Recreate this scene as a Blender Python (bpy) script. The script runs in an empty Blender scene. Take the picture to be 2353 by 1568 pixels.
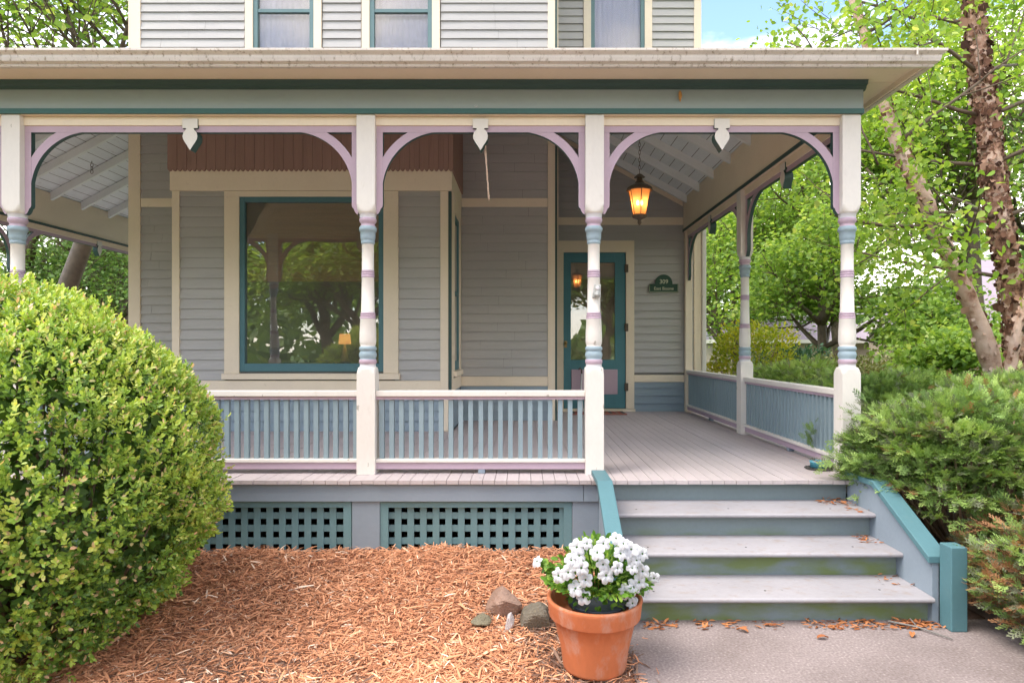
import bpy, math, random
import numpy as np
from math import radians as R, sin, cos, pi
from mathutils import Vector

random.seed(7)
S = bpy.context.scene
COL = S.collection

# ------------------------------------------------------------------ camera, world, sun, exposure
F = 1450.0; CX, CY = 1205.0, 800.0; EYE = 0.90      # porch floor is z = 0, the ground about -0.6
cam_d = bpy.data.cameras.new('camera')
cam = bpy.data.objects.new('camera', cam_d); COL.objects.link(cam)
cam.location = (0, 0, EYE); cam.rotation_euler = (R(90), 0, 0)
cam_d.sensor_width = 36; cam_d.lens = 36 * F / 2352
cam_d.shift_x = -29 / 2352; cam_d.shift_y = 16 / 2352
cam_d.clip_start = 0.05; cam_d.clip_end = 600
S.camera = cam

SUN_EL, SUN_AZ = 58, 248            # azimuth of the sun as a compass-like angle: behind the camera, a little left
w = bpy.data.worlds.new('World'); S.world = w; w.use_nodes = True
nt = w.node_tree; nt.nodes.clear()
def N(nt, t, **k):
    n = nt.nodes.new(t)
    for a, b in k.items(): setattr(n, a, b)
    return n
sky = N(nt, 'ShaderNodeTexSky', sky_type='NISHITA', sun_disc=False)
sky.sun_elevation = R(SUN_EL); sky.sun_rotation = R(SUN_AZ); sky.air_density = 1.0; sky.dust_density = 0.6; sky.ozone_density = 1.5
tc = N(nt, 'ShaderNodeTexCoord')
mp = N(nt, 'ShaderNodeMapping'); mp.inputs['Scale'].default_value = (1, 1, 2.2); mp.inputs['Location'].default_value = (8.8, 4.7, 2.0)
nz = N(nt, 'ShaderNodeTexNoise'); nz.inputs['Scale'].default_value = 2.3; nz.inputs['Detail'].default_value = 7
rp = N(nt, 'ShaderNodeValToRGB'); rp.color_ramp.elements[0].position = 0.44; rp.color_ramp.elements[1].position = 0.60
mx = N(nt, 'ShaderNodeMix', data_type='RGBA')
mx.inputs['B'].default_value = (10.6, 9.7, 8.7, 1)
bg = N(nt, 'ShaderNodeBackground'); bg.inputs['Strength'].default_value = 0.15
out = N(nt, 'ShaderNodeOutputWorld')
L = nt.links.new
L(tc.outputs['Generated'], mp.inputs['Vector']); L(mp.outputs[0], nz.inputs['Vector']); L(nz.outputs['Fac'], rp.inputs['Fac'])
L(rp.outputs['Color'], mx.inputs['Factor']); L(sky.outputs['Color'], mx.inputs['A']); L(mx.outputs['Result'], bg.inputs['Color'])
L(bg.outputs[0], out.inputs['Surface'])

sl = bpy.data.lights.new('sun', 'SUN'); sl.energy = 1.7; sl.angle = R(35); sl.color = (1.0, 0.93, 0.82)
so = bpy.data.objects.new('sun', sl); COL.objects.link(so)
az = R(SUN_AZ); el = R(SUN_EL)
sd = Vector((sin(az) * cos(el), cos(az) * cos(el), sin(el)))      # towards the sun
so.rotation_euler = sd.to_track_quat('Z', 'Y').to_euler(); so.location = (0, 0, 20)
S.view_settings.view_transform = 'Standard'; S.view_settings.look = 'None'
S.view_settings.exposure = 1.6; S.view_settings.gamma = 1.0

# ------------------------------------------------------------------ helpers
def X(px, Y): return (px - CX) * Y / F
def Z(py, Y): return EYE + (CY - py) * Y / F

def tag(o, label=None, cat=None, group=None, kind=None):
    if label: o['label'] = label
    if cat: o['category'] = cat
    if group: o['group'] = group
    if kind: o['kind'] = kind
    return o
def empty(name, loc=(0, 0, 0)):
    o = bpy.data.objects.new(name, None); COL.objects.link(o); o.location = loc; o.empty_display_size = .1
    return o
def copy_tree(o, parent=None):
    c = o.copy(); COL.objects.link(c)
    if parent is not None: c.parent = parent
    for ch in list(o.children): copy_tree(ch, c)
    return c

MATS = {}
def new_mat(name):
    m = bpy.data.materials.new(name); m.use_nodes = True; m.node_tree.nodes.clear(); MATS[name] = m
    return m, m.node_tree
def paint(name, col, rough=.55, var=.10, dirt=0, dirtcol=(.10, .08, .05), scale=3, grain=True, spec=.35, stretch=(1, 1, 1), bump=.12, peel=0, peelcol=(.3, .27, .24), dlo=.60):
    m, t = new_mat(name); l = t.links.new
    o = N(t, 'ShaderNodeOutputMaterial'); b = N(t, 'ShaderNodeBsdfPrincipled')
    b.inputs['Roughness'].default_value = rough; b.inputs['Specular IOR Level'].default_value = spec
    tc = N(t, 'ShaderNodeTexCoord'); mp = N(t, 'ShaderNodeMapping'); mp.inputs['Scale'].default_value = stretch
    l(tc.outputs['Object'], mp.inputs['Vector'])
    n1 = N(t, 'ShaderNodeTexNoise'); n1.inputs['Scale'].default_value = scale; n1.inputs['Detail'].default_value = 5
    n2 = N(t, 'ShaderNodeTexNoise'); n2.inputs['Scale'].default_value = scale * 14; n2.inputs['Detail'].default_value = 6; n2.inputs['Roughness'].default_value = .65
    l(mp.outputs[0], n1.inputs['Vector']); l(mp.outputs[0], n2.inputs['Vector'])
    m1 = N(t, 'ShaderNodeMix', data_type='RGBA'); m1.inputs['A'].default_value = (*[c * (1 - var) for c in col], 1); m1.inputs['B'].default_value = (*[min(1, c * (1 + var)) for c in col], 1)
    ad = N(t, 'ShaderNodeMath', operation='ADD'); ad.inputs[1].default_value = 0
    mu = N(t, 'ShaderNodeMapRange'); mu.inputs['From Min'].default_value = .3; mu.inputs['From Max'].default_value = .7
    av = N(t, 'ShaderNodeMix', data_type='FLOAT'); av.inputs['Factor'].default_value = .4
    l(n1.outputs['Fac'], av.inputs['A']); l(n2.outputs['Fac'], av.inputs['B']); l(av.outputs['Result'], mu.inputs['Value'])
    l(mu.outputs[0], m1.inputs['Factor'])
    cur = m1.outputs['Result']
    if dirt:
        n3 = N(t, 'ShaderNodeTexNoise'); n3.inputs['Scale'].default_value = scale * 5; n3.inputs['Detail'].default_value = 8; n3.inputs['Roughness'].default_value = .7
        l(mp.outputs[0], n3.inputs['Vector'])
        mr = N(t, 'ShaderNodeMapRange'); mr.inputs['From Min'].default_value = dlo; mr.inputs['From Max'].default_value = dlo + .14; mr.inputs['To Max'].default_value = dirt
        l(n3.outputs['Fac'], mr.inputs['Value'])
        m2 = N(t, 'ShaderNodeMix', data_type='RGBA'); m2.inputs['B'].default_value = (*dirtcol, 1)
        l(mr.outputs[0], m2.inputs['Factor']); l(cur, m2.inputs['A']); cur = m2.outputs['Result']
    if peel:
        n4 = N(t, 'ShaderNodeTexNoise'); n4.inputs['Scale'].default_value = scale * 9; n4.inputs['Detail'].default_value = 4
        l(mp.outputs[0], n4.inputs['Vector'])
        mr = N(t, 'ShaderNodeMapRange'); mr.inputs['From Min'].default_value = .72 - peel * .1; mr.inputs['From Max'].default_value = .735 - peel * .1
        l(n4.outputs['Fac'], mr.inputs['Value'])
        m2 = N(t, 'ShaderNodeMix', data_type='RGBA'); m2.inputs['B'].default_value = (*peelcol, 1)
        l(mr.outputs[0], m2.inputs['Factor']); l(cur, m2.inputs['A']); cur = m2.outputs['Result']
    l(cur, b.inputs['Base Color'])
    if bump:
        bp = N(t, 'ShaderNodeBump'); bp.inputs['Strength'].default_value = bump; bp.inputs['Distance'].default_value = .01
        l(n2.outputs['Fac'], bp.inputs['Height']); l(bp.outputs[0], b.inputs['Normal'])
    l(b.outputs[0], o.inputs['Surface'])
    return m

paint('siding', (.425, .405, .395), var=.07, stretch=(.5, 1, 3), dirt=.15)
paint('skirt', (.25, .31, .36), var=.08, stretch=(.5, 1, 3), dirt=.2)
paint('trim', (.77, .65, .51), var=.05, dirt=.25, dirtcol=(.4, .33, .24))
paint('post', (.70, .65, .60), var=.06, peel=.12, peelcol=(.42, .38, .33), dirt=.4, dirtcol=(.5, .42, .33), stretch=(1, 1, .5))
paint('gutter', (.60, .54, .49), var=.10, dirt=.9, dirtcol=(.17, .12, .06), scale=7, stretch=(1, 1, .5), rough=.4, dlo=.545)
paint('frieze', (.29, .345, .35), var=.06, stretch=(.4, 1, 1), dirt=.1)
paint('dark', (.045, .085, .08), var=.1)
paint('bead', (.05, .13, .125))
paint('sash', (.13, .21, .22))
paint('teal', (.08, .175, .20), var=.08, dirt=.15, dirtcol=(.2, .25, .22))
paint('door_teal', (.07, .20, .24), var=.06)
paint('latt', (.135, .235, .255), var=.08, dirt=.2, dirtcol=(.3, .35, .35))
paint('slate', (.225, .27, .32), var=.07, dirt=.2, dirtcol=(.2, .2, .2), stretch=(.6, 1, 1))
paint('pink', (.46, .34, .41), var=.05)
paint('purple', (.36, .26, .36), var=.05)
paint('blue', (.29, .37, .42), var=.05)
paint('balu', (.24, .31, .345), var=.07)
paint('palegrey', (.62, .60, .62), var=.04)
paint('brown', (.30, .18, .15), var=.15, stretch=(9, 9, .4), scale=1.5)
paint('woodgrey', (.16, .15, .14), var=.3)
paint('shingle', (.09, .085, .09), var=.3)
paint('metal', (.10, .07, .05), rough=.4, var=.3)
paint('brass', (.35, .24, .10), rough=.35, var=.3)
paint('pewter', (.42, .42, .40), rough=.3, var=.5, scale=60)
paint('dkplastic', (.035, .045, .06), rough=.35, var=.2)
paint('soil', (.09, .055, .04), var=.5, scale=20, bump=.8)
paint('tarp', (.05, .045, .04))
paint('room', (.5, .38, .26), var=.2)
paint('curtain', (.60, .57, .70), var=.05, stretch=(8, 8, .4), rough=.9)
paint('bamboo', (.78, .40, .15), var=.3, stretch=(.3, .3, 30), scale=6)
paint('signgreen', (.02, .06, .04), var=.1)
paint('signtext', (.55, .55, .40))
paint('mat_red', (.30, .07, .04), var=.5, scale=18)
paint('twine', (.62, .45, .34), var=.2)
paint('cocoon', (.50, .24, .07), var=.3, scale=40)
paint('branchbrown', (.13, .09, .065), var=.35, scale=12, bump=.5)
paint('deadtwig', (.20, .12, .08), var=.4, scale=20)
paint('garagewall', (.42, .33, .27)); paint('garageroof', (.28, .23, .28), var=.15, stretch=(.5, .5, 6)); paint('slatwood', (.36, .35, .30), var=.25)
paint('bluetin', (.10, .36, .46), rough=.35)
paint('lampshade', (.8, .5, .2))
paint('rock_red', (.26, .165, .125), var=.35, scale=8, bump=.8, dirt=.4, dirtcol=(.4, .25, .2))
paint('rock_grey', (.15, .13, .10), var=.5, scale=9, bump=1, dirt=.7, dirtcol=(.42, .28, .08))
paint('rock_white', (.55, .50, .50), var=.3, scale=14, bump=1)
paint('rock_green', (.17, .15, .10), var=.4, scale=8, bump=.8)

def deck_mat():
    m = paint('deck', (.46, .40, .40), var=.14, stretch=(1, .35, 1), dirt=.3, dirtcol=(.33, .28, .27), peel=.35, peelcol=(.34, .32, .32))
    m = paint('tread', (.31, .295, .315), var=.14, stretch=(.6, 1, 1), dirt=.7, dirtcol=(.27, .22, .19), dlo=.53, peel=.15, peelcol=(.20, .19, .19))
deck_mat()
def riser_mat():
    m = paint('riser', (.20, .245, .26), var=.10, dirt=.3, dirtcol=(.2, .2, .16))
    t = m.node_tree; l = t.links.new
    b = [n for n in t.nodes if n.type == 'BSDF_PRINCIPLED'][0]
    src = b.inputs['Base Color'].links[0].from_socket
    tc = [n for n in t.nodes if n.type == 'TEX_COORD'][0]
    mp = N(t, 'ShaderNodeMapping'); mp.inputs['Scale'].default_value = (1.1, 1, 3.0); l(tc.outputs['Object'], mp.inputs['Vector'])
    n = N(t, 'ShaderNodeTexNoise'); n.inputs['Scale'].default_value = 3.2; n.inputs['Detail'].default_value = 7; l(mp.outputs[0], n.inputs['Vector'])
    sp = N(t, 'ShaderNodeSeparateXYZ'); l(tc.outputs['Object'], sp.inputs[0])
    mr = N(t, 'ShaderNodeMapRange'); mr.inputs['From Min'].default_value = -.24; mr.inputs['From Max'].default_value = -.34; l(sp.outputs['Z'], mr.inputs['Value'])
    m2 = N(t, 'ShaderNodeMapRange'); m2.inputs['From Min'].default_value = .40; m2.inputs['From Max'].default_value = .62; m2.inputs['To Max'].default_value = .8; l(n.outputs['Fac'], m2.inputs['Value'])
    mu = N(t, 'ShaderNodeMath', operation='MULTIPLY'); l(mr.outputs[0], mu.inputs[0]); l(m2.outputs[0], mu.inputs[1])
    mi = N(t, 'ShaderNodeMix', data_type='RGBA'); mi.inputs['B'].default_value = (.15, .20, .04, 1); l(mu.outputs[0], mi.inputs['Factor']); l(src, mi.inputs['A'])
    l(mi.outputs['Result'], b.inputs['Base Color'])
riser_mat()
def ceiling_mat():
    m = paint('ceil', (.70, .735, .77), var=.10, stretch=(2, .5, 1), dirt=.5, dirtcol=(.42, .37, .36), scale=2.5)
    t = m.node_tree; l = t.links.new
    b = [n for n in t.nodes if n.type == 'BSDF_PRINCIPLED'][0]
    src = b.inputs['Base Color'].links[0].from_socket
    tc = [n for n in t.nodes if n.type == 'TEX_COORD'][0]
    sp = N(t, 'ShaderNodeSeparateXYZ'); l(tc.outputs['Object'], sp.inputs[0])
    dv = N(t, 'ShaderNodeMath', operation='DIVIDE'); dv.inputs[1].default_value = .125; l(sp.outputs['X'], dv.inputs[0])
    fr = N(t, 'ShaderNodeMath', operation='FRACT'); l(dv.outputs[0], fr.inputs[0])
    lt = N(t, 'ShaderNodeMath', operation='LESS_THAN'); lt.inputs[1].default_value = .05; l(fr.outputs[0], lt.inputs[0])
    mi = N(t, 'ShaderNodeMix', data_type='RGBA'); mi.inputs['B'].default_value = (.12, .11, .10, 1); l(lt.outputs[0], mi.inputs['Factor']); l(src, mi.inputs['A'])
    l(mi.outputs['Result'], b.inputs['Base Color'])
ceiling_mat()
paint('rafter', (.70, .725, .73), var=.06, dirt=.2, dirtcol=(.4, .36, .33))

def speckle(name, c1, c2, c3, sc=60, bump=.6, big=1.5):
    m, t = new_mat(name); l = t.links.new
    o = N(t, 'ShaderNodeOutputMaterial'); b = N(t, 'ShaderNodeBsdfPrincipled'); b.inputs['Roughness'].default_value = .85; b.inputs['Specular IOR Level'].default_value = .2
    tc = N(t, 'ShaderNodeTexCoord')
    n1 = N(t, 'ShaderNodeTexNoise'); n1.inputs['Scale'].default_value = sc; n1.inputs['Detail'].default_value = 4
    n2 = N(t, 'ShaderNodeTexNoise'); n2.inputs['Scale'].default_value = big; n2.inputs['Detail'].default_value = 6
    v = N(t, 'ShaderNodeTexVoronoi'); v.inputs['Scale'].default_value = sc * 1.2
    for n in (n1, n2, v): l(tc.outputs['Object'], n.inputs['Vector'])
    r = N(t, 'ShaderNodeValToRGB'); e = r.color_ramp.elements; e[0].position = .35; e[0].color = (*c1, 1); e[1].position = .62; e[1].color = (*c2, 1)
    k = e.new(.75); k.color = (*c3, 1)
    l(n1.outputs['Fac'], r.inputs['Fac'])
    mi = N(t, 'ShaderNodeMix', data_type='RGBA', blend_type='MULTIPLY'); mi.inputs['Factor'].default_value = .8
    r2 = N(t, 'ShaderNodeValToRGB'); r2.color_ramp.elements[0].position = .3; r2.color_ramp.elements[0].color = (.6, .58, .56, 1); r2.color_ramp.elements[1].position = .6; r2.color_ramp.elements[1].color = (1, 1, 1, 1)
    l(n2.outputs['Fac'], r2.inputs['Fac']); l(r.outputs['Color'], mi.inputs['A']); l(r2.outputs['Color'], mi.inputs['B'])
    l(mi.outputs['Result'], b.inputs['Base Color'])
    bp = N(t, 'ShaderNodeBump'); bp.inputs['Strength'].default_value = bump; bp.inputs['Distance'].default_value = .004
    l(v.outputs['Distance'], bp.inputs['Height']); l(bp.outputs[0], b.inputs['Normal'])
    l(b.outputs[0], o.inputs['Surface'])
    return m
speckle('concrete', (.19, .155, .15), (.27, .225, .22), (.40, .35, .34), sc=80, big=2.2, bump=.35)
speckle('lawn', (.05, .10, .02), (.10, .19, .035), (.18, .26, .06), sc=25, bump=1)
speckle('asphalt', (.04, .04, .04), (.06, .06, .06), (.09, .09, .09), sc=50)
speckle('mulchground', (.22, .10, .06), (.38, .18, .11), (.52, .30, .2), sc=45, bump=1)

def terracotta():
    m = paint('terracotta', (.44, .135, .055), var=.2, dirt=.6, dirtcol=(.46, .27, .21), dlo=.52, scale=2.2, rough=.75, stretch=(1, 1, .5))
terracotta()

def ramp_leaf(name, stops, trans=.45, rough=.45, gloss=.25, tint=(1.25, 1.2, .55)):
    """leaf material: colour picked leaf by leaf through the 'rnd' attribute"""
    m, t = new_mat(name); l = t.links.new
    o = N(t, 'ShaderNodeOutputMaterial')
    a = N(t, 'ShaderNodeAttribute'); a.attribute_name = 'rnd'
    r = N(t, 'ShaderNodeValToRGB'); e = r.color_ramp.elements
    e[0].position = stops[0][0]; e[0].color = (*stops[0][1], 1); e[1].position = stops[-1][0]; e[1].color = (*stops[-1][1], 1)
    for p, c in stops[1:-1]: k = e.new(p); k.color = (*c, 1)
    l(a.outputs['Fac'], r.inputs['Fac'])
    b = N(t, 'ShaderNodeBsdfPrincipled'); b.inputs['Roughness'].default_value = rough; b.inputs['Specular IOR Level'].default_value = gloss
    l(r.outputs['Color'], b.inputs['Base Color'])
    if trans:
        tr = N(t, 'ShaderNodeBsdfTranslucent'); mu = N(t, 'ShaderNodeMix', data_type='RGBA', blend_type='MULTIPLY'); mu.inputs['Factor'].default_value = 1; mu.inputs['B'].default_value = (*tint, 1)
        l(r.outputs['Color'], mu.inputs['A']); l(mu.outputs['Result'], tr.inputs['Color'])
        ms = N(t, 'ShaderNodeMixShader'); ms.inputs[0].default_value = trans
        l(b.outputs[0], ms.inputs[1]); l(tr.outputs[0], ms.inputs[2]); l(ms.outputs[0], o.inputs['Surface'])
    else: l(b.outputs[0], o.inputs['Surface'])
    return m
ramp_leaf('leaf_box', [(0, (.05, .10, .025)), (.22, (.12, .23, .045)), (.52, (.29, .44, .07)), (.80, (.50, .62, .12)), (.91, (.64, .68, .20)), (.93, (.66, .54, .30)), (1, (.70, .43, .27))], trans=.3, rough=.35, gloss=.45)
ramp_leaf('leaf_birch', [(0, (.12, .23, .04)), (.5, (.26, .42, .07)), (.85, (.42, .56, .12)), (1, (.58, .66, .22))], trans=.5)
ramp_leaf('leaf_maple', [(0, (.10, .20, .05)), (.5, (.25, .40, .09)), (.9, (.42, .55, .15)), (1, (.55, .62, .24))], trans=.5)
ramp_leaf('leaf_dark', [(0, (.09, .16, .06)), (.6, (.20, .32, .11)), (1, (.34, .44, .18))], trans=.4)
ramp_leaf('leaf_yellow', [(0, (.12, .19, .02)), (.5, (.30, .36, .03)), (1, (.55, .46, .04))], trans=.4)
ramp_leaf('leaf_olive', [(0, (.10, .11, .04)), (.6, (.21, .24, .09)), (1, (.36, .34, .17))], trans=.3)
ramp_leaf('leaf_bluegreen', [(0, (.03, .08, .05)), (.6, (.07, .15, .09)), (1, (.14, .25, .14))], trans=.3)
ramp_leaf('leaf_brown', [(0, (.12, .06, .035)), (.6, (.22, .12, .07)), (1, (.30, .22, .10))], trans=.3)
ramp_leaf('juniper', [(0, (.09, .15, .055)), (.45, (.24, .37, .11)), (.85, (.42, .57, .17)), (1, (.54, .66, .25))], trans=.25, rough=.6, gloss=.2)
ramp_leaf('juniper_grey', [(0, (.11, .125, .08)), (.6, (.23, .25, .16)), (1, (.34, .36, .24))], trans=.2, rough=.6)
ramp_leaf('juniper_dead', [(0, (.20, .09, .045)), (1, (.55, .29, .15))], trans=.2, rough=.7)
ramp_leaf('mulch', [(0, (.26, .11, .06)), (.25, (.48, .21, .11)), (.7, (.68, .32, .175)), (.93, (.80, .48, .30)), (1, (.82, .64, .50))], trans=0, rough=.8, gloss=.1)
ramp_leaf('mulch_old', [(0, (.07, .045, .035)), (.5, (.17, .10, .075)), (1, (.36, .26, .20))], trans=0, rough=.8, gloss=.1)
ramp_leaf('deadleaf', [(0, (.25, .08, .03)), (1, (.48, .20, .08))], trans=.1, rough=.7)
ramp_leaf('petal', [(0, (.66, .66, .70)), (1, (.80, .80, .81))], trans=.35, rough=.6, gloss=.1, tint=(1, 1, 1))
ramp_leaf('petunia_leaf', [(0, (.06, .15, .02)), (.6, (.15, .30, .04)), (1, (.32, .46, .08))], trans=.35)
ramp_leaf('bark', [(0, (.08, .04, .03)), (.35, (.22, .11, .075)), (.7, (.42, .25, .18)), (1, (.60, .44, .38))], trans=0, rough=.75, gloss=.15)

def bark_noise(name, lo):
    m, t = new_mat(name); l = t.links.new
    o = N(t, 'ShaderNodeOutputMaterial'); b = N(t, 'ShaderNodeBsdfPrincipled'); b.inputs['Roughness'].default_value = .7; b.inputs['Specular IOR Level'].default_value = .2
    tc = N(t, 'ShaderNodeTexCoord'); n = N(t, 'ShaderNodeTexNoise'); n.inputs['Scale'].default_value = 6; n.inputs['Detail'].default_value = 8; n.inputs['Roughness'].default_value = .65
    l(tc.outputs['Object'], n.inputs['Vector'])
    r = N(t, 'ShaderNodeValToRGB'); e = r.color_ramp.elements; e[0].position = .36 - lo; e[0].color = (.07, .035, .025, 1); e[1].position = .70; e[1].color = (.66, .50, .43, 1)
    k = e.new(.45 - lo); k.color = (.30, .16, .11, 1); k = e.new(.56 - lo); k.color = (.52, .35, .28, 1)
    l(n.outputs['Fac'], r.inputs['Fac']); l(r.outputs['Color'], b.inputs['Base Color'])
    bp = N(t, 'ShaderNodeBump'); bp.inputs['Strength'].default_value = .9; bp.inputs['Distance'].default_value = .02
    l(n.outputs['Fac'], bp.inputs['Height']); l(bp.outputs[0], b.inputs['Normal']); l(b.outputs[0], o.inputs['Surface'])
bark_noise('birchbark', 0); bark_noise('birchbark_pale', .10)

def glass_mat(name, ior=1.9, tint=(1, 1, 1), haze=.10):
    m, t = new_mat(name); l = t.links.new
    o = N(t, 'ShaderNodeOutputMaterial'); f = N(t, 'ShaderNodeFresnel'); f.inputs['IOR'].default_value = ior
    g = N(t, 'ShaderNodeBsdfGlossy'); g.inputs['Roughness'].default_value = .0
    tr = N(t, 'ShaderNodeBsdfTransparent'); tr.inputs['Color'].default_value = (*tint, 1)
    n = N(t, 'ShaderNodeTexNoise'); n.inputs['Scale'].default_value = 2.2; n.inputs['Detail'].default_value = 1
    tc = N(t, 'ShaderNodeTexCoord'); l(tc.outputs['Object'], n.inputs['Vector'])
    bp = N(t, 'ShaderNodeBump'); bp.inputs['Strength'].default_value = .10; bp.inputs['Distance'].default_value = .02
    l(n.outputs['Fac'], bp.inputs['Height']); l(bp.outputs[0], g.inputs['Normal'])
    df = N(t, 'ShaderNodeBsdfDiffuse'); df.inputs['Color'].default_value = (.62, .58, .50, 1)      # pale haze of light painted into the pane to lift its blacks
    dm = N(t, 'ShaderNodeMixShader'); dm.inputs[0].default_value = haze; l(tr.outputs[0], dm.inputs[1]); l(df.outputs[0], dm.inputs[2])
    ms = N(t, 'ShaderNodeMixShader'); l(f.outputs[0], ms.inputs[0]); l(dm.outputs[0], ms.inputs[1]); l(g.outputs[0], ms.inputs[2]); l(ms.outputs[0], o.inputs['Surface'])
    return m
glass_mat('glass', 2.35); glass_mat('glass_up', 1.55)
def amber():
    m, t = new_mat('amber'); l = t.links.new
    o = N(t, 'ShaderNodeOutputMaterial'); tr = N(t, 'ShaderNodeBsdfTransparent'); tr.inputs['Color'].default_value = (1, .55, .24, 1)
    tl = N(t, 'ShaderNodeBsdfTranslucent'); tl.inputs['Color'].default_value = (1, .48, .20, 1)
    ms = N(t, 'ShaderNodeMixShader'); ms.inputs[0].default_value = .6
    l(tr.outputs[0], ms.inputs[1]); l(tl.outputs[0], ms.inputs[2]); l(ms.outputs[0], o.inputs['Surface'])
    m, t = new_mat('bulb'); l = t.links.new
    o = N(t, 'ShaderNodeOutputMaterial'); e = N(t, 'ShaderNodeEmission'); e.inputs['Color'].default_value = (1, .72, .38, 1); e.inputs['Strength'].default_value = 14
    l(e.outputs[0], o.inputs['Surface'])
    m, t = new_mat('shade_lit'); l = t.links.new
    o = N(t, 'ShaderNodeOutputMaterial'); e = N(t, 'ShaderNodeEmission'); e.inputs['Color'].default_value = (1, .40, .12, 1); e.inputs['Strength'].default_value = .32
    l(e.outputs[0], o.inputs['Surface'])
amber()

class MB:
    """collects shapes, then links them as ONE mesh object"""
    def __init__(s, T=None): s.v = []; s.f = []; s.m = []; s.sm = []; s.names = []; s.T = T
    def mi(s, n):
        if n not in s.names: s.names.append(n)
        return s.names.index(n)
    def add(s, vs, fs, mat, smooth=False):
        b = len(s.v)
        if s.T: vs = [s.T(*p) for p in vs]
        s.v += [tuple(p) for p in vs]
        k = mat if isinstance(mat, list) else [mat] * len(fs)
        for f, mm in zip(fs, k): s.f.append([i + b for i in f]); s.m.append(s.mi(mm)); s.sm.append(smooth)
    def box(s, x0, x1, y0, y1, z0, z1, mat):
        vs = [(x0, y0, z0), (x1, y0, z0), (x1, y1, z0), (x0, y1, z0), (x0, y0, z1), (x1, y0, z1), (x1, y1, z1), (x0, y1, z1)]
        s.add(vs, [(0, 3, 2, 1), (4, 5, 6, 7), (0, 1, 5, 4), (1, 2, 6, 5), (2, 3, 7, 6), (3, 0, 4, 7)], mat)
    def prism(s, poly, d0, d1, cap, side):           # poly in (a, z), depth d
        n = len(poly)
        vs = [(a, d0, z) for a, z in poly] + [(a, d1, z) for a, z in poly]
        fs = [list(range(n)), list(range(2 * n - 1, n - 1, -1))] + [(i, i + n, (i + 1) % n + n, (i + 1) % n) for i in range(n)]
        s.add(vs, fs, [cap, cap] + [side] * n)
    def xprism(s, poly, x0, x1, mat):                # poly in (y, z), extruded along x
        n = len(poly)
        vs = [(x0, a, z) for a, z in poly] + [(x1, a, z) for a, z in poly]
        fs = [list(range(n)), list(range(2 * n - 1, n - 1, -1))] + [(i, i + n, (i + 1) % n + n, (i + 1) % n) for i in range(n)]
        s.add(vs, fs, mat)
    def ring(s, rings, mats, n=48, c=(0, 0), smooth=None):   # rings (z, h, R): section = square of half h cut by circle R
        vs = []; fs = []; ms = []
        for z, h, Rr in rings:
            for k in range(n):
                t = 2 * pi * k / n; q = h / max(abs(cos(t)), abs(sin(t))); r = min(q, Rr)
                vs.append((c[0] + r * cos(t), c[1] + r * sin(t), z))
        b = len(s.v); s.v += [tuple(s.T(*p)) if s.T else p for p in vs]
        for i in range(len(rings) - 1):
            for k in range(n):
                s.f.append([b + i * n + k, b + i * n + (k + 1) % n, b + (i + 1) * n + (k + 1) % n, b + (i + 1) * n + k])
                s.m.append(s.mi(mats[i])); s.sm.append(smooth[i] if smooth else True)
        s.f.append([b + k for k in range(n)][::-1]); s.m.append(s.mi(mats[0])); s.sm.append(False)
        e = b + (len(rings) - 1) * n
        s.f.append([e + k for k in range(n)]); s.m.append(s.mi(mats[-1])); s.sm.append(False)
    def tube(s, pts, rad, mat, n=8, smooth=True):
        pts = [Vector(p) for p in pts]; vs = []; fs = []
        ref = Vector((0.13, 1, .07)) if abs((pts[-1] - pts[0]).normalized().y) < .8 else Vector((1, 0, 0))
        for i, p in enumerate(pts):
            d = (pts[min(i + 1, len(pts) - 1)] - pts[max(i - 1, 0)]).normalized()
            u = d.cross(ref).normalized(); w_ = d.cross(u).normalized()
            r = rad[i] if hasattr(rad, '__len__') else rad
            for k in range(n):
                t = 2 * pi * k / n; vs.append(tuple(p + u * (r * cos(t)) + w_ * (r * sin(t))))
        for i in range(len(pts) - 1):
            for k in range(n): fs.append((i * n + k, i * n + (k + 1) % n, (i + 1) * n + (k + 1) % n, (i + 1) * n + k))
        fs.append(tuple(range(n))[::-1]); fs.append(tuple(range((len(pts) - 1) * n, len(pts) * n)))
        s.add(vs, fs, mat, smooth)
    def clap(s, a0, a1, z0, z1, mat, expo=.111, zref=0.0, lip=.023):   # clapboards in local (a, d, z), d = outward
        k = math.floor((z0 - zref) / expo)
        while True:
            zb = zref + k * expo; zt = zb + expo; k += 1
            if zb >= z1 - 1e-4: break
            b_, t_ = max(zb, z0), min(zt, z1)
            if t_ <= b_ + 1e-4: continue
            rj = random.Random(int(a0 * 977) + k * 13)
            if a1 - a0 > 1.0 and not getattr(s, '_nosplit', False):
                cut = a0 + (a1 - a0) * rj.uniform(.15, .85); s._nosplit = True; zk = zb
                s.clap(a0, cut - .0012, b_, t_, mat, expo, zref, lip + rj.uniform(-.003, .002)); s.clap(cut + .0012, a1, b_, t_, mat, expo, zref, lip + rj.uniform(-.003, .002)); s._nosplit = False; continue
            f = lambda z: .003 + (lip - .003 + random.Random(k * 7 + int(a0 * 10)).uniform(-.002, .002)) * (1 - (z - zb) / expo)
            db, dt = f(b_), f(t_)
            s.add([(a0, db, b_), (a1, db, b_), (a1, dt, t_), (a0, dt, t_), (a0, .001, b_), (a1, .001, b_)], [(0, 1, 2, 3), (4, 5, 1, 0)], mat)
            s.add([(a0, .001, b_), (a0, db, b_), (a0, dt, t_)], [(0, 1, 2)], mat); s.add([(a1, db, b_), (a1, .001, b_), (a1, dt, t_)], [(0, 1, 2)], mat)
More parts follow.
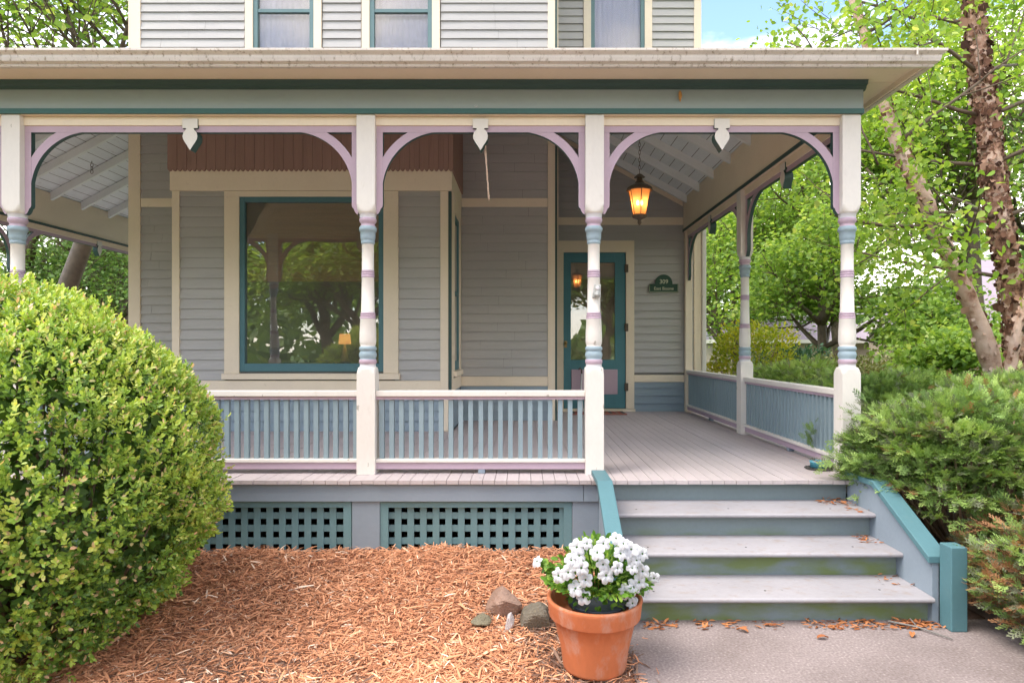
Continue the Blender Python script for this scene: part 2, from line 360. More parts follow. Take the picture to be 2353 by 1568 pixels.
    def build(s, name, parent=None, bevel=0, label=None, loc=None):
        me = bpy.data.meshes.new(name); me.from_pydata(s.v, [], s.f)
        for n in s.names: me.materials.append(MATS[n])
        me.polygons.foreach_set('material_index', s.m); me.polygons.foreach_set('use_smooth', s.sm)
        me.update()
        o = bpy.data.objects.new(name, me); COL.objects.link(o)
        if parent: o.parent = parent
        if bevel:
            b = o.modifiers.new('bevel', 'BEVEL'); b.width = bevel; b.segments = 2; b.limit_method = 'ANGLE'; b.angle_limit = R(50)
        if label: o['label'] = label
        if loc: o.location = loc
        return o

# leaf templates: (along, across, up) in leaf lengths, with faces
OVAL = (np.array([(0, 0, 0), (.3, .24, .05), (.72, .23, .04), (1, 0, -.04), (.72, -.23, .04), (.3, -.24, .05)]), [(0, 1, 2, 3), (0, 3, 4, 5)])
DIAM = (np.array([(0, 0, 0), (.45, .36, .10), (1, 0, -.05), (.45, -.36, .10)]), [(0, 1, 2), (0, 2, 3)])
MAPLE = (np.array([(0, 0, 0), (.15, .45, .08), (.5, .25, .04), (.62, .5, .06), (.7, .12, .0), (1, 0, -.1), (.7, -.12, 0), (.62, -.5, .06), (.5, -.25, .04), (.15, -.45, .08)]), [(0, 1, 2), (0, 2, 3, 4), (0, 4, 5, 6), (0, 6, 7, 8), (0, 8, 9)])
BLADE = (np.array([(0, .08, 0), (.5, .10, .12), (1, 0, .0), (.5, -.10, .12), (0, -.08, 0)]), [(0, 1, 3, 4), (1, 2, 3)])
def spray_template():
    v = []; f = []
    rng = random.Random(3)
    def tri(p, d, l, w):
        b = len(v); d = np.array(d) / np.linalg.norm(d); sx = np.array((-d[1], d[0], 0)); sx = sx / (np.linalg.norm(sx) + 1e-9)
        p = np.array(p); v.extend([p - sx * w, p + sx * w, p + d * l * .6 + sx * w * .8, p + d * l, p + d * l * .6 - sx * w * .8]); f.append((b, b + 1, b + 2, b + 3, b + 4))
    tri((0, 0, 0), (1, 0, .05), 1, .022)
    for i in range(9):
        t = .12 + i * .095; sgn = 1 if i % 2 else -1; ll = .42 * (1 - t * .62)
        d = np.array((.75, sgn * .62, rng.uniform(-.25, .45))); p = (t, 0, .05 * t)
        tri(p, d, ll, .02)
        dn = d / np.linalg.norm(d)
        for q in (.3, .55, .8):
            for s2 in (1, -1):
                d2 = np.array((dn[0] * .75 - s2 * dn[1] * .6, dn[1] * .75 + s2 * dn[0] * .6, rng.uniform(-.1, .5)))
                tri(np.array(p) + dn * ll * q, d2, ll * .42, .016)
    return np.array(v), f
SPRAY = spray_template()

def unit(a): return a / (np.linalg.norm(a, axis=-1, keepdims=True) + 1e-9)
def leaf_mesh(name, P, U, Nn, size, tmpl, mat, rnd, parent=None, mats=None, midx=None):
    """one mesh of len(P) leaves"""
    tv, tf = tmpl; n = len(P)
    U = unit(U); W = unit(np.cross(Nn, U)); Q = np.cross(U, W)
    size = np.asarray(size).reshape(-1, 1, 1) * np.ones((n, 1, 1))
    V = P[:, None, :] + size * (tv[None, :, 0:1] * U[:, None, :] + tv[None, :, 1:2] * W[:, None, :] + tv[None, :, 2:3] * Q[:, None, :])
    k = len(tv); V = V.reshape(-1, 3)
    sizes = np.array([len(f) for f in tf]); flat = np.concatenate([np.array(f) for f in tf])
    loops = (flat[None, :] + (np.arange(n) * k)[:, None]).reshape(-1)
    tot = np.tile(sizes, n); starts = np.concatenate(([0], np.cumsum(tot)[:-1]))
    me = bpy.data.meshes.new(name)
    me.vertices.add(len(V)); me.vertices.foreach_set('co', V.astype(np.float32).reshape(-1))
    me.loops.add(len(loops)); me.loops.foreach_set('vertex_index', loops.astype(np.int32))
    me.polygons.add(len(tot)); me.polygons.foreach_set('loop_start', starts.astype(np.int32)); me.polygons.foreach_set('loop_total', tot.astype(np.int32))
    a = me.attributes.new('rnd', 'FLOAT', 'FACE'); a.data.foreach_set('value', np.repeat(rnd, len(tf)).astype(np.float32))
    for q in (mats or [mat]): me.materials.append(MATS[q])
    if midx is not None: me.polygons.foreach_set('material_index', np.repeat(midx, len(tf)).astype(np.int32))
    me.update(calc_edges=True); me.validate()
    o = bpy.data.objects.new(name, me); COL.objects.link(o)
    if parent: o.parent = parent
    return o

# ------------------------------------------------------------------ THE SETTING: ground
def sheet(name, x0, x1, y0, y1, z, mat, nx=1, ny=1, fz=None, label=None):
    xs = np.linspace(x0, x1, nx + 1); ys = np.linspace(y0, y1, ny + 1)
    vs = [(x, y, fz(x, y) if fz else z) for y in ys for x in xs]
    fs = [(j * (nx + 1) + i, j * (nx + 1) + i + 1, (j + 1) * (nx + 1) + i + 1, (j + 1) * (nx + 1) + i) for j in range(ny) for i in range(nx)]
    m = MB(); m.add(vs, fs, mat, smooth=bool(fz)); return tag(m.build(name), kind='structure')
sheet('lawn', -250, 250, -250, 250, -.66, 'lawn')
sheet('road', -250, 250, -22, -15, -.655, 'asphalt')
def mulch_h(x, y):
    base = -.615 + .125 * max(0, min(1, (y - 3.3) / .95)) ** 1.1
    base += .016 * sin(x * 5.1 + 1) * sin(y * 4.3) + .012 * sin(x * 9.3) * cos(y * 7.1) + .02 * math.exp(-((x + .65) ** 2) / .12 - ((y - 4.2) ** 2) / .1)
    if x > .3: base = min(base, -.5 - .1 * min(1, (x - .3) / .2)) 
    return base
sheet('mulch_bed', -7.5, .50, 1.2, 4.345, 0, 'mulchground', 90, 40, mulch_h)
m = MB()
m.box(.505, 2.62, 1.0, 3.50, -.75, -.6, 'concrete'); tag(m.build('walkway'), kind='structure')
m = MB(); m.box(-9, 12, -14.9, .995, -.76, -.603, 'concrete'); tag(m.build('bounce_slab'), kind='structure')  # unseen pale slab added to bounce sunlight into the porch
m = MB(); m.box(2.62, 9, 1.0, 10, -.80, -.63, 'soil'); m.box(.505, 2.62, 3.5, 10, -.80, -.64, 'soil'); m.box(-7.6, .505, 4.36, 14, -.8, -.62, 'soil')
tag(m.build('bare_soil'), kind='structure')

# mulch chips: nobody could count them
rng = np.random.default_rng(11)
n = 95000
px_ = rng.uniform(-3.4, .62, n); py_ = rng.uniform(2.2, 4.345, n)
keep = ~((px_ > .50 + .05 * np.sin(py_ * 9) + .03 * np.sin(py_ * 23)) & (rng.random(n) > .06)) & (py_ < 4.345 - .85 * (px_ > .52))
px_, py_ = px_[keep], py_[keep]; n = len(px_)
pz_ = np.array([mulch_h(a, b) for a, b in zip(px_, py_)]) + rng.uniform(.0, .018, n)
ang = rng.uniform(0, 2 * pi, n); U = np.stack([np.cos(ang), np.sin(ang), rng.normal(0, .20, n)], 1)
Nn = np.stack([rng.normal(0, .35, n), rng.normal(0, .35, n), np.ones(n)], 1)
CHIP = (np.array([(0, .055, 0), (.5, .065, .05), (1, .03, .0), (1, -.03, .0), (.5, -.05, .05), (0, -.04, 0)]), [(0, 1, 4, 5), (1, 2, 3, 4)])
sz = rng.gamma(3, .0085, n) + .012
old = (np.exp(-((px_ - .33) ** 2) / .07 - ((py_ - 3.0) ** 2) / .16) + .6 * np.exp(-((px_ - .1) ** 2) / .06 - ((py_ - 3.45) ** 2) / .03) + .35 * np.exp(-((px_ + 1.3) ** 2) / .25 - ((py_ - 2.95) ** 2) / .06)) > rng.uniform(.05, 1, n)
o = leaf_mesh('wood_mulch', np.stack([px_, py_, pz_], 1), U, Nn, sz, CHIP, 'mulch', np.clip(rng.normal(.52, .24, n), 0, 1), mats=['mulch', 'mulch_old'], midx=old.astype(int))
tag(o, kind='stuff')

# ------------------------------------------------------------------ THE HOUSE (with its porch), one thing
house = tag(empty('house', (-1.2, 7.9, -.6)), 'lavender grey clapboard house with cream trim and a wraparound porch on turned posts', 'house')
HP = Vector((-1.2, 7.9, -.6))
def part(mb, name, parent=None, bevel=0, label=None):
    o = mb.build(name, parent or house, bevel, label)
    if parent is None: o.location = -HP
    return o

YA, YB, YBAY = 7.91, 9.06, 6.886
XL, XM, XR = -4.93, .375, 2.50       # house left corner, corner between main block and wing, right corner
XB0, XB1 = X(398, YBAY), X(1036, YBAY)
def front(Y): return lambda a, d, z: (a, Y - d, z)
TOP = 6.6
def wallbox(m, x0, x1, z0, z1, Y, t=.14, mat='trim'): m.box(x0, x1, Y, Y + t, z0, z1, mat)
def wall_with_holes(Y, x0, x1, z0, z1, holes, t=.14, mat='woodgrey'):
    m = MB(); zs = sorted({z0, z1, *[h[2] for h in holes], *[h[3] for h in holes]}); xs = sorted({x0, x1, *[h[0] for h in holes], *[h[1] for h in holes]})
    for i in range(len(xs) - 1):
        for j in range(len(zs) - 1):
            cx, cz = (xs[i] + xs[i + 1]) / 2, (zs[j] + zs[j + 1]) / 2
            if any(h[0] < cx < h[1] and h[2] < cz < h[3] for h in holes): continue
            m.box(xs[i], xs[i + 1], Y, Y + t, zs[j], zs[j + 1], mat)
    return m
def clap_holes(m, x0, x1, z0, z1, holes, mat):
    xs = sorted({x0, x1, *[min(max(q, x0), x1) for h in holes for q in h[:2]]})
    for i in range(len(xs) - 1):
        cx = (xs[i] + xs[i + 1]) / 2
        hz = sorted([(h[2], h[3]) for h in holes if h[0] < cx < h[1]]); z = z0
        for a, b in hz:
            if a > z: m.clap(xs[i], xs[i + 1], z, a, mat)
            z = b
        if z < z1: m.clap(xs[i], xs[i + 1], z, z1, mat)

BAND0, BAND1 = .43, .55
# openings (x0, x1, z0, z1) of the glass units, casings outside
W1 = (X(583, YA), X(722, YA), 4.05, 6.0); W2 = (X(850, YA), X(993, YA), 4.05, 6.0)
W3 = (X(1357, YB), X(1480, YB), 4.5, 6.3)
BW = (X(552, YBAY), X(882, YBAY), Z(853, YBAY), Z(453, YBAY))
DR = (X(1294, YB), X(1437, YB), .045, Z(580, YB))
# walls behind
mw = wall_with_holes(YA, XL + .01, XM, -.6, TOP, [W1, W2, (XB0 + .1, XB1 - .1, 0, 3.2)]); part(mw, 'wall_framing')
mw = wall_with_holes(YB, XM, XR, -.6, TOP, [W3, DR]); part(mw, 'wall_framing')
mw = wall_with_holes(YBAY, XB0 + .02, XB1 - .02, -.6, 3.9, [BW], t=.10); part(mw, 'wall_framing')
m = MB()
m.box(XL + .01, XL + .15, YA + .14, 14, -.6, TOP, 'woodgrey'); m.box(XR - .15, XR - .01, YB + .14, 14, -.6, TOP, 'woodgrey')
m.box(XL + .01, XR - .01, 14, 14.14, -.6, TOP, 'woodgrey'); m.box(XM - .14, XM, YA + .14, YB, -.6, TOP, 'woodgrey')
m.box(XL + .15, XM - .14, YA + .14, 14, 3.3, 3.4, 'woodgrey'); m.box(XM, XR - .15, YB + .14, 14, 3.3, 3.4, 'woodgrey')     # upstairs floor
m.box(XL + .15, XM - .14, 10.6, 10.7, 0, 3.3, 'room'); m.box(XL + .15, XM - .14, YA + .14, 10.6, -.08, -.02, 'room')
m.box(XM, XR - .15, 10.3, 10.4, 0, 3.3, 'room'); m.box(XM, XR - .15, YB + .14, 10.3, -.08, -.02, 'room')
part(m, 'inner_wall')
# left outside wall siding, right outside wall siding
m = MB(lambda a, d, z: (XL + .01 - d, a, z)); m.clap(YA, 14, BAND1, TOP, 'siding'); m.clap(YA, 14, -.1, BAND0, 'skirt'); part(m, 'siding')
m = MB(lambda a, d, z: (XR - .01 + d, a, z)); m.clap(YB, 14, -.5, TOP, 'siding'); part(m, 'siding')
# main front
UB0, UB1 = 2.665, 2.775
m = MB(front(YA)); e = .09
holes = [(W1[0] - .11, W1[1] + .11, 3.9, 6.1), (W2[0] - .11, W2[1] + .11, 3.9, 6.1)]
clap_holes(m, XL + .02, XB0, BAND1, TOP, [(XL, XB0, UB0, UB1)] + [], 'siding')
clap_holes(m, XB0, XB1, 3.9, TOP, holes, 'siding')
clap_holes(m, XB1, XM - .07, BAND1, TOP, [(XB1, XM, UB0, UB1)] + holes, 'siding')
m.clap(XL + .02, XB0, 0.0, BAND0, 'skirt'); m.clap(XB1, XM - .07, 0.0, BAND0, 'skirt')
part(m, 'siding')
m = MB(front(YB)); cas0, cas1 = X(1279, YB), X(1456, YB)
clap_holes(m, XM + .02, cas1, DR[3] + .165, TOP, [(XM, cas1, UB0, UB1), (W3[0] - .11, W3[1] + .1, 4.4, TOP)], 'siding')
clap_holes(m, cas1, XR, BAND1, TOP, [(cas1, XR, UB0, UB1), (W3[0] - .11, W3[1] + .1, 4.4, TOP)], 'siding')
m.clap(cas1, XR, 0.0, BAND0, 'skirt'); part(m, 'siding')
# cream trim of the walls
def trimbox(boxes, name='trim_board', mat='trim', bevel=.004, label=None):
    m = MB()
    for b in boxes: m.box(*b, mat)
    return part(m, name, bevel=bevel, label=label)
trimbox([(XL - .02, X(325, YA), YA - .028, YA - .001, 0, TOP)], 'corner_board')
trimbox([(XM - .085, XM + .005, YA - .028, YA - .001, 0, TOP)], 'corner_board')
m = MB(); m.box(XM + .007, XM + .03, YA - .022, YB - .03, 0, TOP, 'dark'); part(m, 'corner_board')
trimbox([(XR - .075, XR + .03, YB - .028, YB - .001, -.1, TOP)], 'corner_board')
trimbox([(XM + .035, XM + .11, YB - .029, YB - .001, DR[3] + .17, TOP)], 'corner_board')
trimbox([(X(326, YA), XB0 + .05, YA - .026, YA - .001, UB0, UB1)]); trimbox([(XB1 - .05, XM - .087, YA - .026, YA - .001, UB0, UB1)])
trimbox([(X(326, YA), XB0 + .05, YA - .026, YA - .001, BAND0, BAND1)]); trimbox([(XB1 - .05, XM - .087, YA - .026, YA - .001, BAND0, BAND1)])
trimbox([(XM + .04, XR - .077, YB - .026, YB - .001, UB0, UB1)]); trimbox([(cas1 + .002, XR - .077, YB - .026, YB - .001, BAND0 - .01, BAND1 - .03)])
# downspout at the right corner
m = MB(); m.box(XR + .034, XR + .095, YB - .05, YB + .02, .5, 2.6, 'post'); part(m, 'downspout', bevel=.01)

# ---- bay
m = MB(front(YBAY))
bx0, bx1 = X(415, YBAY), X(518, YBAY); cx0, cx1 = X(908, YBAY), X(1012, YBAY)
HB = Z(440, YBAY)
m.clap(bx0, bx1, BAND1, HB, 'siding'); m.clap(cx0, cx1, BAND1, HB, 'siding'); m.clap(bx0 - .02, cx1 + .02, 0, BAND0 + .01, 'skirt')
part(m, 'bay_siding')
m = MB(lambda a, d, z: (XB1 - .02 + d, a, z)); m.clap(YBAY + .05, YA, 0, BAND0, 'skirt'); part(m, 'bay_siding')
trimbox([(XB0, bx0, YBAY - .03, YBAY - .001, 0, HB)], 'corner_board')
trimbox([(cx1, X(1030, YBAY), YBAY - .03, YBAY - .001, 0, HB)], 'corner_board')
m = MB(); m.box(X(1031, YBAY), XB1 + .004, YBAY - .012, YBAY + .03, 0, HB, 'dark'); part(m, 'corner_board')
m = MB(); m.box(XB0, XB0 + .02, YBAY, YA, 0, HB, 'trim'); part(m, 'bay_trim'); m = MB(); m.box(XB1 - .019, XB1 + .012, YBAY + .035, YBAY + .14, 0, HB, 'trim'); m.box(XB1 - .019, XB1 + .012, YA - .13, YA - .03, BAND1 + .03, HB, 'trim')
m.box(XB1 - .019, XB1 + .013, YBAY + .145, YA - .03, BAND0, BAND1 + .02, 'trim'); part(m, 'bay_trim', bevel=.003)
trimbox([(XB0 - .015, XB1 + .015, YBAY - .045, YBAY - .001, HB + .001, 2.9)], 'bay_header')
m = MB(); m.box(XB0 - .015, XB0 + .02, YBAY, YA, HB + .001, 2.9, 'trim'); part(m, 'bay_header'); m = MB(); m.box(XB1 - .015, XB1 + .015, YBAY, YA - .03, HB + .001, 2.9, 'trim'); part(m, 'bay_header')
trimbox([(bx0, cx1, YBAY - .03, YBAY - .001, BAND0, BAND1)])
# vertical beaded boards with a scalloped lower edge
zb = Z(397, YBAY)
def scallop(m, a0, a1, d0, d1, z0, z1, pitch=.052):
    n_ = max(1, round((a1 - a0) / pitch)); p = (a1 - a0) / n_
    for i in range(n_):
        x0 = a0 + i * p; poly = [(x0 + .0007, z1), (x0 + .0007, z0 + .028)]
        for k in range(1, 6): poly.append((x0 + p * k / 6, z0 + .028 - .028 * sin(pi * k / 6)))
        poly += [(x0 + p - .0007, z0 + .028), (x0 + p - .0007, z1)]
        off = .004 * (i % 2); m.prism(poly, d0, d1 + off, 'brown', 'brown')
m = MB(front(YBAY)); scallop(m, XB0 - .03, XB1 + .03, .046, .062, zb, 3.95); part(m, 'beadboard_skirt')
m = MB(lambda a, d, z: (XB1 + d, a, z)); scallop(m, YBAY - .04, YA - .03, .016, .03, zb, 3.95); part(m, 'beadboard_skirt')
m = MB(lambda a, d, z: (XB0 - d, a, z)); scallop(m, YBAY - .04, YA - .03, .016, .03, zb, 3.95); part(m, 'beadboard_skirt')
m = MB(); m.box(XB0, XB1, YBAY, YA, 3.8, 3.9, 'shingle'); part(m, 'bay_roof')

def window(name, hole, Y, parent_label, cas=.11, head=.12, sill=True, split=False, fr=.055, framemat='teal', frd=.02, gl='glass'):
    x0, x1, z0, z1 = hole
    w_ = MB()     # casing
    w_.box(x0 - cas, x0, Y - .034, Y - .001, z0 - .02, z1, 'trim'); w_.box(x1, x1 + cas, Y - .034, Y - .001, z0 - .02, z1, 'trim')
    if head: w_.box(x0 - cas, x1 + cas, Y - .036, Y - .001, z1, z1 + head, 'trim')
    root = part(w_, 'window', bevel=.003, label=parent_label)
    f = MB(); f.box(x0, x0 + fr, Y - frd, Y + .05, z0, z1, framemat); f.box(x1 - fr, x1, Y - frd, Y + .05, z0, z1, framemat)
    f.box(x0 + fr, x1 - fr, Y - frd, Y + .05, z1 - fr, z1, framemat); f.box(x0 + fr, x1 - fr, Y - frd, Y + .05, z0, z0 + fr * 1.6, framemat)
    if split: zm = split; f.box(x0 + fr, x1 - fr, Y - frd + .008, Y + .045, zm - .022, zm + .022, framemat)
    f.build('sash', root, .003)
    g = MB(); g.box(x0 + fr - .005, x1 - fr + .005, Y + .012, Y + .016, z0 + fr, z1 - fr + .005, gl); g.build('pane', root)
    if sill:
        s = MB(); s.box(x0 - cas - .02, x1 + cas + .02, Y - .06, Y - .001, z0 - .085, z0 - .021, 'trim'); s.build('sill', root, .004)
    return root
wb = window('window', BW, YBAY, 'large picture window with teal sash in the bay', cas=X(552, YBAY) - X(518, YBAY), head=HB - BW[3] - .002)
zm = Z(26, YA)
window('window', W1, YA, 'left upstairs window with teal sash', cas=X(583, YA) - X(565, YA), split=zm, gl='glass_up', framemat='sash')
window('window', W2, YA, 'middle upstairs window with teal sash', cas=X(850, YA) - X(832, YA), split=zm, gl='glass_up', framemat='sash')
window('window', W3, YB, 'right upstairs window over the door wing', cas=X(1357, YB) - X(1340, YB), gl='glass_up', framemat='sash')
for (h, Y) in ((W1, YA), (W2, YA), (W3, YB)):
    c = MB(); nseg = 40; vs = []
    for i in range(nseg + 1):
        x = h[0] + (h[1] - h[0]) * i / nseg; yy = Y + .10 + .010 * sin(i * 1.7) + .006 * sin(i * 3.1)
        vs += [(x, yy, h[2]), (x, yy, h[3])]
    c.add(vs, [(2 * i, 2 * i + 2, 2 * i + 3, 2 * i + 1) for i in range(nseg)], 'curtain', True)
    o = c.build('curtain'); tag(o, {W1: 'pale lavender curtain hanging in the left upstairs window', W2: 'pale lavender curtain hanging in the middle upstairs window', W3: 'white curtain hanging in the right upstairs window'}[h], 'curtain', 'curtains behind the upstairs windows')
# small double-hung window in the bay's right side, seen almost edge on
def T_side(a, d, z): return (XB1 - .015 + d, a, z)
m = MB(T_side); a0, a1 = YBAY + .27, YA - .20
m.box(a0 - .12, a0, 0, .028, BAND1 + .06, HB - .02, 'trim'); m.box(a1, a1 + .06, 0, .028, BAND1 + .06, HB - .02, 'trim'); m.box(a0 - .12, a1 + .06, 0, .03, HB - .17, HB - .001, 'trim')
sw = part(m, 'window', bevel=.003, label='narrow sash window in the right side of the bay')
m = MB(T_side); z0, z1 = BAND1 + .10, HB - .17
m.box(a0, a0 + .05, -.01, .015, z0, z1, 'teal'); m.box(a1 - .05, a1, -.01, .015, z0, z1, 'teal'); m.box(a0 + .05, a1 - .05, -.01, .014, z0, z0 + .1, 'teal'); m.box(a0 + .05, a1 - .05, -.01, .014, z1 - .06, z1, 'teal'); m.box(a0 + .05, a1 - .05, -.01, .013, (z0 + z1) / 2 - .02, (z0 + z1) / 2 + .02, 'teal')
m.build('sash', sw)
m = MB(T_side); m.box(a0 + .04, a1 - .04, -.004, .002, z0 + .05, z1 - .05, 'glass'); m.build('pane', sw)
m = MB(T_side); m.box(a0 - .14, a1 + .08, .001, .06, BAND1 + .035, BAND1 + .095, 'trim'); m.build('sill', sw, .004)
m = MB(); m.box(XB1 - .10, XB1 - .03, YBAY + .1, YA, -.6, BAND1 + .1, 'woodgrey'); m.box(XB1 - .10, XB1 - .03, YBAY + .1, YA, HB - .2, 3.8, 'woodgrey'); m.box(XB0 + .022, XB0 + .08, YBAY + .1, YA, -.6, 3.8, 'woodgrey')
m.box(XB1 - .10, XB1 - .03, YBAY + .1, YBAY + .2, BAND1 + .1, HB - .2, 'woodgrey'); m.box(XB1 - .10, XB1 - .03, YA - .15, YA, BAND1 + .1, HB - .2, 'woodgrey'); part(m, 'wall_framing')
# inside the bay: floor, blind, lamp
m = MB(); m.box(XB0 + .08, XB1 - .1, YBAY + .1, YA + .14, 0.0, .03, 'room'); m.box(XB0 + .08, XB1 - .1, YBAY + .1, YA + .14, 3.05, 3.1, 'room'); part(m, 'inner_wall')

# ---- door in the wing
m = MB()
m.box(cas0, DR[0], YB - .034, YB - .001, .04, DR[3], 'trim'); m.box(DR[1], cas1, YB - .034, YB - .001, .04, DR[3], 'trim'); m.box(cas0, cas1, YB - .036, YB - .001, DR[3], DR[3] + .165, 'trim')
m.box(cas0, cas1 + .01, YB - .07, YB - .002, .0, .038, 'trim')
part(m, 'door_casing', bevel=.003)
m = MB(); x0, x1, z0, z1 = DR; gx0, gx1, gz0, gz1 = X(1311, YB), X(1412, YB), Z(826, YB), Z(603, YB)
m.box(x0 + .004, gx0, YB - .015, YB + .03, z0, z1 - .004, 'door_teal'); m.box(gx1, x1 - .004, YB - .015, YB + .03, z0, z1 - .004, 'door_teal')
m.box(gx0, gx1, YB - .015, YB + .03, gz1, z1 - .004, 'door_teal'); m.box(gx0, gx1, YB - .015, YB + .03, z0, gz0, 'door_teal')
door = part(m, 'screen_door', bevel=.003)
m = MB(); m.box(gx0 - .003, gx1 + .003, YB + .004, YB + .008, gz0 - .003, gz1 + .003, 'glass'); m.build('pane', door)
m = MB(); m.box(X(1312, YB), X(1418, YB), YB - .026, YB - .0155, Z(905, YB), Z(848, YB), 'pink'); m.build('panel', door, .012)
m = MB(); m.box(gx0, gx1, YB + .05, YB + .055, Z(640, YB), gz1, 'trim')
for k in range(7): m.box(gx0, gx1, YB + .042, YB + .05, Z(640, YB) + .028 * k + .01, Z(640, YB) + .028 * k + .024, 'palegrey')
m.build('shade', door)
for py in (617, 752, 888):
    m = MB(); m.box(X(1434, YB), X(1442, YB), YB - .045, YB - .016, Z(py + 9, YB), Z(py - 9, YB), 'metal'); m.build('hinge', door, .003)
m = MB(); hx = X(1299, YB); hz = Z(787, YB); m.box(hx - .02, hx + .02, YB - .022, YB - .015, hz - .07, hz + .03, 'brass')
m.tube([(hx, YB - .022, hz), (hx, YB - .055, hz), (hx, YB - .058, hz), (hx, YB - .08, hz)], [.010, .010, .024, .018], 'brass', 12); m.build('handle', door)
# wooden inner door seen through the glass
m = MB(); m.box(x0, x1, YB + .10, YB + .14, z0, z1, 'room'); part(m, 'inner_door')

# ---- upper roof, never in the frame
m = MB()
for (a, b, c, d, h) in ((XL - .4, XM + .3, YA - .4, 14.5, 2.2), (XM - .1, XR + .4, YB - .35, 14.4, 1.6)):
    mid = (c + d) / 2
    m.add([(a, c, TOP), (b, c, TOP), (b, d, TOP), (a, d, TOP), (a, mid, TOP + h), (b, mid, TOP + h)], [(0, 3, 2, 1), (0, 1, 5, 4), (2, 3, 4, 5), (0, 4, 3), (1, 2, 5)], 'shingle')
part(m, 'roof')

# ------------------------------------------------------------------ porch
PY = 4.565; XPL, XPR = -6.58, 2.332
YE, XE = 4.20, 2.64; XEL = -6.89
ZE = 2.85; ZI = 3.05; XI = 2.27; XIL = -6.52; YI = 4.63
SF, SS = .465, .54
def zf(y): return ZI + SF * (y - YI)
def zr(x): return ZI + SS * (XI - x)
def zl(x): return ZI + SS * (x - XIL)
hipR = XI - (SF / SS) * (YA - YI); hipL = XIL + (SF / SS) * (YA - YI)
hxe = XI + (ZI - zf(YE)) / SS; hxl = XIL - (ZI - zf(YE)) / SS
def slab(m, pts, t, low, up):      # pts (x,y,z)
    n_ = len(pts); vs = [p for p in pts] + [(p[0], p[1], p[2] + t) for p in pts]
    m.add(vs, [list(range(n_))[::-1], list(range(n_, 2 * n_))] + [(i, (i + 1) % n_, (i + 1) % n_ + n_, i + n_) for i in range(n_)], [low, up] + [up] * n_)
m = MB(); slab(m, [(hxe, YE, zr(hxe)), (hxe, YB - .03, zr(hxe)), (XM + .035, YB - .03, zr(XM + .035)), (XM + .035, YA - .03, zr(XM + .035)), (hipR, YA - .03, zr(hipR))], .028, 'ceil', 'shingle'); part(m, 'porch_roof')
m = MB(); slab(m, [(hxl, YE, zf(YE)), (hxe - .002, YE, zf(YE)), (hipR - .002, YA - .032, zf(YA - .03)), (hipL, YA - .032, zf(YA - .03))], .029, 'ceil', 'shingle'); part(m, 'porch_roof')
m = MB(); slab(m, [(hxl, YE, zl(hxl)), (hipL - .003, YA - .03, zl(hipL)), (XL - .03, YA - .03, zl(XL)), (XL - .03, 14, zl(XL)), (hxl, 14, zl(hxl))], .027, 'ceil', 'shingle'); part(m, 'porch_roof')
def rafter(y, x0, x1, zfun):
    m = MB(); w2 = .023; dpt = .11
    z0, z1 = zfun(x0), zfun(x1)
    vs = []
    for yy in (y - w2, y + w2): vs += [(x0, yy, z0 - dpt), (x1, yy, z1 - dpt), (x1, yy, z1 - .001), (x0, yy, z0 - .001)]
    m.add(vs, [(0, 1, 2, 3), (7, 6, 5, 4), (0, 4, 5, 1), (1, 5, 6, 2), (2, 6, 7, 3), (3, 7, 4, 0)], 'rafter'); part(m, 'rafter')
for k in range(7):
    y = 5.10 + .625 * k
    if y > YB - .1: break
    xh = XI - (SF / SS) * (y - YI) + .03 if y < YA - .02 else XM + .04
    rafter(y, xh, XI - .001, zr)
for k in range(14):
    y = 5.10 + .60 * k
    xh = XIL + (SF / SS) * (y - YI) - .03 if y < YA - .02 else XL - .03
    rafter(y, XIL + .001, xh, zl)
# rake board on the wing wall
m = MB(); dz = .125
for (xa, xb) in ((XM + .112, XI - .01),):
    vs = []
    for yy in (YB - .045, YB - .029): vs += [(xa, yy, zr(xa) - dz), (xb, yy, zr(xb) - dz), (xb, yy, zr(xb) - .004), (xa, yy, zr(xa) - .004)]
    m.add(vs, [(0, 1, 2, 3), (7, 6, 5, 4), (0, 4, 5, 1), (1, 5, 6, 2), (2, 6, 7, 3), (3, 7, 4, 0)], 'trim')
part(m, 'rake_board')
# beams
ZB0 = 2.566
m = MB(); m.box(XPL - .07, XPR + .058, 4.502, YI - .022, ZB0, 2.975, 'trim'); m.box(XPL - .07, XPR + .058, YI - .0215, YI - .002, ZB0, ZI - .02, 'trim'); part(m, 'porch_beam')
m = MB(); m.box(XI + .021, XPR + .06, YI, YB - .03, ZB0 + .001, 2.965, 'trim'); m.box(XI, XI + .0205, YI, YB - .03, ZB0 + .001, ZI - .015, 'trim'); m.box(XI - .012, XI - .001, YI + .01, YB - .03, ZB0 - .004, ZB0 + .03, 'dark'); part(m, 'porch_beam')
m = MB(); m.box(XPL - .06, XIL - .021, YI, 14, ZB0 + .001, 2.965, 'trim'); m.box(XIL - .0205, XIL, YI, 14, ZB0 + .001, ZI - .015, 'trim'); m.box(XIL + .001, XIL + .012, YI + .01, 14, ZB0 - .004, ZB0 + .03, 'dark'); part(m, 'porch_beam')
